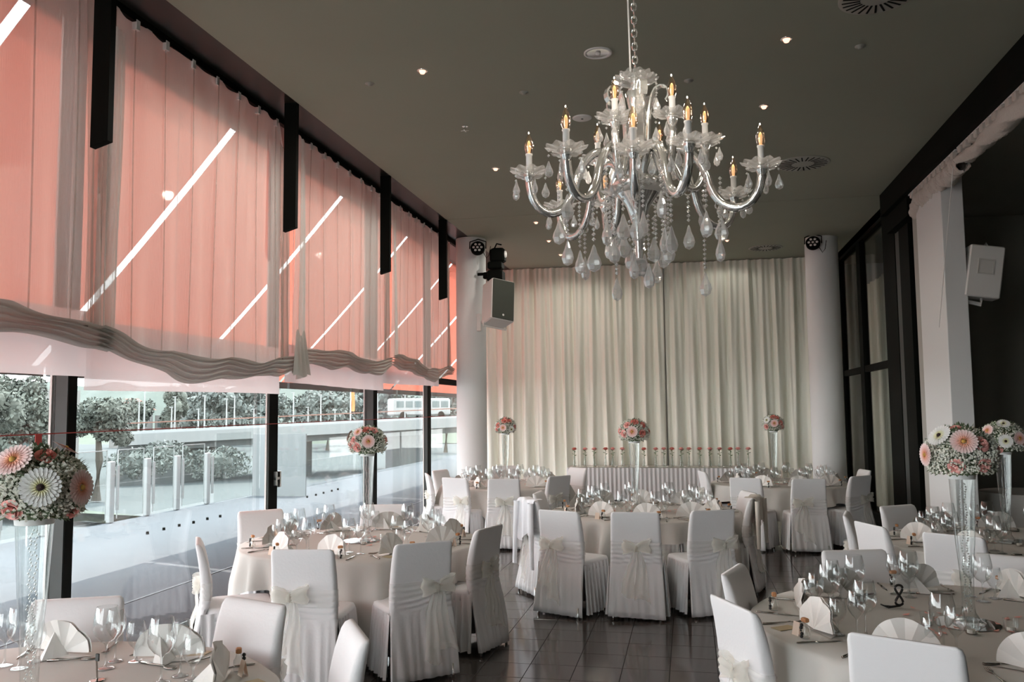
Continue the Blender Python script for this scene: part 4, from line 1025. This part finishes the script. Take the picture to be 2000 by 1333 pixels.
def place(key, a, hour, full=True, seed=0):
    cx, cy, R_ = TB[key]; rd = random.Random(seed*31+int(a*100)); T_ = .742
    inw = Vector((-math.cos(a), -math.sin(a), 0)); rt = Vector((-inw.y, inw.x, 0))*-1   # diner's right
    rz = math.atan2(inw.y, inw.x)-PI/2
    def pt(d, s): return Vector((cx, cy, T_)) - inw*(R_-.03-d) + rt*s
    tn = TN[key]; hs = HW[hour]+" o'clock place, "+tn
    def put(name, me, d, s, rot, lab, cat, grp, z=0):
        p = pt(d, s)
        if not vis(p): return None
        o = link(name, me, None, (p.x, p.y, T_+z), (0, 0, rz+rot)); tag(o, lab, cat, grp); return o
    put('napkin', fan_me[rd.randrange(3)], .20+rd.uniform(-.02, .02), rd.uniform(-.02, .03), rd.uniform(-.7, .7), 'white fan napkin at the '+hs, 'napkin', 'fan napkins')
    put('wine_glass', G_big, .40+rd.uniform(-.02, .02), .10+rd.uniform(-.02, .02), 0, 'large wine glass at the '+hs, 'wine glass', 'wine glasses')
    put('wine_glass', G_sm, .33, .18+rd.uniform(-.02, .02), 0, 'slender wine glass at the '+hs, 'wine glass', 'wine glasses')
    put('water_goblet', G_wat, .29, .09+rd.uniform(-.015, .015), 0, 'short water goblet at the '+hs, 'goblet', 'water goblets')
    p = pt(.11, .115)
    if vis(p):
        b = tag(empty('favour_bottle', (p.x, p.y, T_), rz+rd.uniform(-.5, .5)), 'tiny corked favour bottle at the '+hs, 'bottle', 'favour bottles')
        link('bottle', fav_glass, b); link('cork', fav_cork, b); link('beads', fav_bead, b)
    if full:
        put('table_knife', K_, .13, .185, 0, 'steel table knife at the '+hs, 'knife', 'table knives')
        put('fork', F_, .13, -.17, 0, 'steel fork at the '+hs, 'fork', 'forks')
        put('spoon', S_, .30, -.06, PI/2, 'steel spoon at the '+hs, 'spoon', 'spoons')
        put('place_card', card_me, .09, .05, .2, 'cream place card at the '+hs, 'card', 'place cards')
        if rd.random() < .5: put('menu_card', kraft_me, .10, -.08, .3, 'gold menu card at the '+hs, 'card', 'menu cards')
for key in TB:
    cx, cy, R_ = TB[key]; ca = math.atan2(-cy, -cx)
    base = {'T1': .25, 'T2': .32, 'T3': .02, 'T4': .30, 'T5': .2, 'T6': 0, 'T7': .3}[key]
    used = set()
    for k in range(10):
        a = ca+base+2*PI*k/10; h = int(round(clock(cx, cy, a))) % 12
        if h in used: h = int(clock(cx, cy, a)) % 12
        while h in used: h = (h+1) % 12
        used.add(h); place(key, a, h, key not in ('T6', 'T7'), k+ord(key[1])*10)

# ================================================================== centrepieces
def rose_mb():
    mb = MB(); rd = random.Random(2)
    for lay, (n, r0, hh, op) in enumerate(((3, .010, .026, .1), (4, .016, .027, .35), (5, .022, .024, .7), (6, .028, .018, 1.1))):
        for k in range(n):
            a0 = 2*PI*k/n+lay*.6
            def fn(u, v, a0=a0, n=n, r0=r0, hh=hh, op=op):
                a = a0+(u-.5)*2*PI/n*1.5; r = r0*(.35+.75*v**.8)+op*.006*v*v
                return (r*math.cos(a), r*math.sin(a), -.012+hh*v-op*.008*v**3+.002*math.cos((u-.5)*5))
            mb.grid(fn, 4, 4)
    mb.ball((0, 0, .004), .010, 8, 6); return mb
rose_me = rose_mb().mesh('rose', m_rose, True); rosed_me = rose_mb().mesh('rose', m_rosed, True)
def gerbera_mb():
    mb = MB()
    for lay, (n, L, z) in enumerate(((24, .056, 0), (22, .046, .004), (18, .028, .007))):
        for k in range(n):
            a = 2*PI*k/n+lay*.13; c, s = math.cos(a), math.sin(a); w_ = L*.135
            pts = [(.010, 0, z), (L*.6, w_, z+.004), (L*.93, w_*.7, z+.001), (L, 0, z), (L*.93, -w_*.7, z+.001), (L*.6, -w_, z+.004)]
            mb.add([(x*c-y*s, x*s+y*c, q+.006*(x/.056)**2) for x, y, q in pts], [(0, 1, 2, 3), (0, 3, 4, 5)])
    return mb
ger_me = {'w': gerbera_mb().mesh('gerbera', m_gw, False), 'p': gerbera_mb().mesh('gerbera', m_gp, False)}
eye_me = {'w': MB().lathe([(.010, .008), (.007, .013), (.001, .014)], 12).mesh('flower_eye', m_gd, True), 'p': MB().lathe([(.009, .008), (.006, .014), (.001, .015)], 12).mesh('flower_eye', m_gy, True)}
def vase_me(h, rt_, rb_, foot):
    return MB().lathe([(.001, .003), (foot, .003), (foot, .007), (foot*.72, .02), (foot*.42, .055), (rb_*1.05, .085), (rb_, .10), (rb_*1.15, .25), (rb_*1.6, h*.55), (rt_*.92, h*.85), (rt_, h)], 28).mesh('tall_vase', m_vase, True)
def centre(key, px, py, scale, layout, lab, seed):
    cx, cy, R_ = TB[key]; rd = random.Random(seed)
    c = onY(px, py, cy)                    # flower ball centre, above the table centre
    c = Vector((c.x, cy, c.z)); bx, by = c.x, c.y
    rb = .162*scale; zt = c.z-.085*scale; h = zt-.745
    v = tag(empty('tall_vase', (bx, by, .745)), 'tall glass trumpet vase with crystal string, '+TN[key], 'vase', 'tall centrepiece vases')
    link('glass', vase_me(h, .060*scale, .022*scale+.006, .075*scale), v)
    obj('rim_band', MB().lathe([(.061*scale, h-.035), (.064*scale, h-.005), (.061*scale, h)], 28), P('frosted rim', (.75, .76, .75), .5), v, True)
    cs = MB(); n = int((h-.1)/.0125)
    for i in range(n):
        z = .06+i*.0125
        for s in (-1, 1): cs.octa((s*.011+.004*math.sin(i*.7), .006*math.cos(i*1.9+s), z), .0062, 1.0)
    o = obj('crystal_string', cs, m_bob, v); o['kind'] = 'stuff'
    b = tag(empty('flower_ball', c), lab, 'bouquet', 'gerbera and rose bouquets on tall vases')
    # moss core and baby's breath
    obj('moss_core', MB().ball((0, 0, -.01), rb*.80, 16, 10, .80), m_leaf, b, True)
    g = MB(); gl = MB()
    for i in range(4800 if key in ('T1', 'T4') else 2300):
        d = Vector((rd.gauss(0, 1), rd.gauss(0, 1), rd.gauss(0, 1))).normalized()
        if d.z < -.62: continue
        k = rd.uniform(.82, 1.06); q = (d.x*rb*k, d.y*rb*k, d.z*rb*.86*k-.005)
        g.octa(q, rd.uniform(.0052, .0090)*max(1, scale), .9)
        if i % 4 == 0:
            t_ = Vector((-d.y, d.x, 0)); t_ = t_.normalized() if t_.length > .01 else Vector((1, 0, 0)); q = Vector(q)*.95
            gl.add([q, q+t_*.012+d*.006, q+d*.03, q-t_*.012+d*.006], [(0, 1, 2, 3)])
    o = obj('baby_breath', g, m_gyp, b); o['kind'] = 'stuff'; o = obj('greenery', gl, m_leaf, b); o['kind'] = 'stuff'
    toc = Vector((-bx, -by, 0)).normalized(); az0 = math.atan2(toc.y, toc.x)
    for (kind, az, el, s) in layout:
        a = az0+math.radians(az); e = math.radians(el); d = Vector((math.cos(a)*math.cos(e), math.sin(a)*math.cos(e), math.sin(e)))
        q = Vector((d.x*rb*.98, d.y*rb*.98, d.z*rb*.86)); rot = d.to_track_quat('Z', 'Y').to_euler()
        if kind in 'wp':
            o = link('gerbera', ger_me[kind], b, q+d*.012, rot); o.scale = (s*scale,)*3
            tag(o, 'white gerbera with a dark eye' if kind == 'w' else 'pale pink gerbera'); e_ = link('flower_eye', eye_me[kind], o)
        else:
            o = link('rose', rose_me if kind == 'r' else rosed_me, b, q, rot); o.scale = (s*scale,)*3
            tag(o, 'pink rose' if kind == 'r' else 'coral rose')
    # mirror tray with tea lights and scattered petals
    tray = tag(obj('mirror_tray', MB().lathe([(.001, 0), (.15, 0), (.152, .004), (.001, .004)], 32), m_mirror, loc=(cx, cy, .7425)), 'round mirror tray under the vase of the '+TN[key], 'tray', 'mirror trays')
    for i in range(3):
        a = az0+(-1, .1, 1.2)[i]; q = (cx+.20*math.cos(a), cy+.20*math.sin(a), .743)
        t = tag(empty('tea_light_holder', q), 'small glass tea light holder, %s on the %s' % (('left of the vase', 'in front of the vase', 'right of the vase')[i], TN[key]), 'candle holder', 'tea light holders')
        obj('holder', MB().lathe([(.001, .002), (.026, .002), (.030, .02), (.034, .06)], 18), m_vase, t, True); obj('tea_light', MB().lathe([(.019, .004), (.019, .02), (.001, .02)], 12), m_candlelt, t)
    pm = MB()
    for i in range(26):
        a = rd.uniform(0, 2*PI); r_ = rd.uniform(.13, .36); x, y = cx+r_*math.cos(a), cy+r_*math.sin(a); q = rd.uniform(0, PI); s = rd.uniform(.009, .017)
        pm.add([(x+s*math.cos(q+k*PI/2)*(1 if k % 2 else 1.5), y+s*math.sin(q+k*PI/2)*(1 if k % 2 else 1.5), .746+(.006 if k == 0 else 0)) for k in range(4)], [(0, 1, 2, 3)])
    tag(obj('rose_petals', pm, m_petal), 'pink petals strewn around the vase of the '+TN[key], 'petals', kind='stuff')
centre('T1', 70, 955, 1.05, [('w', 4, 6, 1.15), ('p', 50, 2, 1.1), ('p', -32, 42, 1.15), ('r', -28, -24, 1.0), ('s', 18, 55, 1.0), ('r', 60, -35, .8), ('p', -80, 20, 1), ('r', -60, -5, .9), ('w', 160, 30, 1), ('r', 120, 10, 1), ('p', 90, 60, .9)],
       'big pink and white flower ball at the left edge on the front left table', 1)
centre('T2', 718, 864, .95, [('p', 2, 4, 1.05), ('r', -38, -16, 1.2), ('r', -50, 8, 1.0), ('p', -36, 36, .8), ('s', -5, 52, 1.1), ('r', 30, 48, 1.1), ('r', 75, 10, 1), ('w', 150, 20, 1), ('r', -70, -10, .9), ('p', -110, 20, 1)],
       'flower ball with one pale pink gerbera in front of the windows', 2)
centre('T3', 1238, 844, .98, [('p', -6, 2, 1.1), ('s', 36, -6, 1.2), ('s', 6, 52, 1.2), ('r', -44, -8, 1.2), ('r', -34, 34, 1.1), ('s', 48, 34, 1.0), ('r', -70, 5, 1.1), ('w', 150, 20, 1), ('s', 80, 0, 1)],
       'coral flower ball above the middle table', 3)
centre('T4', 1876, 888, 1.0, [('p', 6, 26, 1.15), ('p', -62, 0, 1.05), ('w', -40, 38, 1.1), ('r', -8, -22, 1.1), ('r', 42, -20, 1.1), ('r', 40, 24, 1.1), ('r', -15, 66, .9), ('w', 130, 20, 1), ('r', 90, 10, 1)],
       'large pink gerbera flower ball above the front right table', 4)
centre('T5', 1957, 858, 1.0, [('w', 8, -4, .95), ('p', 42, 4, .95), ('p', -38, 26, .9), ('w', 8, 52, .9), ('r', -14, -34, 1.0), ('r', -42, -28, 1.1), ('s', 70, -10, .9), ('w', 150, 10, 1)],
       'flower ball with a white dark-eyed gerbera against the dark room', 5)
centre('T6', 987, 834, .95, [('p', -12, -4, 1.0), ('w', 32, -14, .95), ('s', -8, 42, 1.3), ('s', 28, 40, 1.2), ('s', -48, 10, 1.2), ('r', 62, 0, 1.1), ('r', 0, 70, 1), ('r', -60, -15, 1)],
       'small coral flower ball on the far left table beside the column', 6)
centre('T7', 1510, 829, .95, [('p', 6, 6, 1.05), ('w', -34, 24, .95), ('s', 4, 52, 1.3), ('s', 44, 8, 1.2), ('r', -42, -14, 1.2), ('s', 30, 44, 1.1), ('r', 60, -18, 1)],
       'small red and pink flower ball on the far right table', 7)
# table number on the front right table: an upright metal 8 with a wire stand
q = onZ(1757, 1188, .742)
t = tag(empty('table_number', (q.x, q.y, .742), .25), 'dark metal figure eight table number on the front right table', 'table number')
g8 = []
for i in range(41):
    a = 2*PI*i/40; g8.append((.020*math.sin(2*a)*1.0, 0, .066+.052*math.cos(a)))
obj('numeral', MB().tube(g8, .0065, 8, False), m_bead, t, True)
obj('wire_foot', MB().tube([(0, 0, .012), (-.04, .01, .006), (-.07, .03, .006), (-.10, 0, .02), (-.07, -.02, .006), (0, -.01, .012)], .004, 6), m_bead, t, True)
q = onZ(190, 1330, .742)
t = tag(empty('number_stand', (q.x, q.y, .742)), 'thin dark clip stand on the front left table', 'table number')
obj('rod', MB().tube([(0, 0, 0), (-.004, 0, .06), (-.006, 0, .085)], .0035, 6), m_cut, t); obj('foot', MB().lathe([(.03, 0), (.028, .004), (.001, .006)], 16), m_cut, t); obj('clip', MB().bev(-.010, .006, -.004, .004, .075, .105, .002), m_alu, t)
q = onZ(1208, 980, .742)
t = tag(empty('number_stand', (q.x, q.y, .742)), 'small dark numeral stand left of the vase on the middle table', 'table number')
obj('numeral', MB().tube([(-.05, 0, .008), (0, 0, .02), (.05, 0, .008)], .008, 6), m_bead, t); obj('foot', MB().bev(-.06, .06, -.015, .015, 0, .006, .002), m_bead, t)

# ================================================================== long table with single roses
X0, X1, YS = -2.22, 1.02, 15.92
t = tag(empty('long_table', ((X0+X1)/2, YS+.3, 0)), 'long straight table under a pleated white skirt before the stage curtain', 'table')
hw = (X1-X0)/2
obj('tabletop', MB().bev(-hw, hw, -.28, .28, .715, .742, .005), m_trunk, t)
for x in (-hw+.15, hw-.15):
    for y in (-.22, .22): obj('leg', MB().tube([(x, y, 0), (x, y, .715)], .02, 8), m_ctip, t)
sk = tag(empty('table_skirt', ((X0+X1)/2, YS+.3, 0)), 'pleated white skirt and cloth around the long table', 'table skirt')
obj('cloth_top', MB().bev(-hw-.01, hw+.01, -.295, .295, .743, .749, .002), m_cloth, sk)
obj('pleated_front', MB().grid(lambda u, v: (-hw-.01+(2*hw+.02)*u, -.30-.007*math.sin(u*260)-.008*(1-v)*abs(math.sin(u*130)), .02+.725*v), 620, 4), m_cover, sk, True)
for s in (-1, 1): obj('pleated_side', MB().grid(lambda u, v, s=s: (s*(hw+.012+.01*math.sin(u*60)), -.30+.6*u, .02+.725*v), 60, 3), m_cover, sk, True)
rn = tag(obj('mirror_runner', MB().bev(-1.55, 1.62, -.12, .12, .7495, .756, .002), m_mirror, loc=((X0+X1)/2, YS+.17, 0)), 'dark mirror strip under the single roses', 'runner')
vs_me = MB().lathe([(.001, .002), (.020, .002), (.026, .02), (.022, .06), (.012, .10), (.012, .145), (.015, .15)], 14).mesh('bud_vase', m_vase, True)
stem_me = MB().tube([(0, 0, .01), (.003, 0, .12), (0, 0, .275)], .0035, 6).mesh('stem', m_stem, True)
lf = MB()
for k in range(5):
    a = k*2.3; z = .17+.02*k; lf.add([(0, 0, z), (.02*math.cos(a)-.008*math.sin(a), .02*math.sin(a)+.008*math.cos(a), z+.02), (.045*math.cos(a), .045*math.sin(a), z+.018), (.02*math.cos(a)+.008*math.sin(a), .02*math.sin(a)-.008*math.cos(a), z+.008)], [(0, 1, 2, 3)])
leaf_me = lf.mesh('leaf', m_stem, False)
RX = [1122, 1143, 1161, 1183, 1197, 1216, 1258, 1281, 1297, 1313, 1331, 1346, 1367, 1387, 1406, 1427, 1442, 1462]
ORD = ['first', 'second', 'third', 'fourth', 'fifth', 'sixth', 'seventh', 'eighth', 'ninth', 'tenth', 'eleventh', 'twelfth', 'thirteenth', 'fourteenth', 'fifteenth', 'sixteenth', 'seventeenth', 'eighteenth']
rr_ = random.Random(4)
for i, px in enumerate(RX):
    yy = YS+.14+rr_.uniform(-.03, .05); q = onY(px, 900, yy); q.z = .757
    v = tag(link('bud_vase', vs_me, None, q, None), 'small glass bud vase on the long table, %s from left' % ORD[i], 'vase', 'bud vases on the long table')
    r = tag(empty('single_rose', q, rr_.uniform(0, 6)), 'single pink rose in a bud vase on the long table, %s from left' % ORD[i], 'rose', 'single roses on the long table')
    link('stem', stem_me, r); link('leaves', leaf_me, r); r.scale = (1.15,)*3; v.scale = (1.25,)*3; o = link('bloom', rose_me if i % 3 else rosed_me, r, (0, 0, .285)); o.scale = (1.35, 1.35, 1.6)
    if i % 2 == 0:
        tl = tag(link('tea_light', MB().lathe([(.001, 0), (.02, 0), (.02, .018), (.001, .018)], 12).mesh('tea_light', m_candlelt, False), None, (q.x+.07, q.y-.05, .757)), 'white tea light between the roses, beside the %s bud vase' % ORD[i], 'candle', 'tea lights on the long table')
# a further covered table in the dark side room
t = tag(empty('side_table', onY(2010, 930, 10.6)*1.0), 'small covered table in the dark room at the right edge', 'table')
t.location.z = 0
obj('cloth', MB().grid(lambda u, v: ((.5+.10*v)*math.cos(2*PI*u)*(1+.03*math.sin(u*60)*v), (.5+.10*v)*math.sin(2*PI*u)*(1+.03*math.sin(u*60)*v), .85-.80*v), 120, 6, closed=True), m_cloth, t, True)
obj('top', MB().lathe([(.001, .852), (.5, .852), (.5, .846)], 40), m_cloth, t)
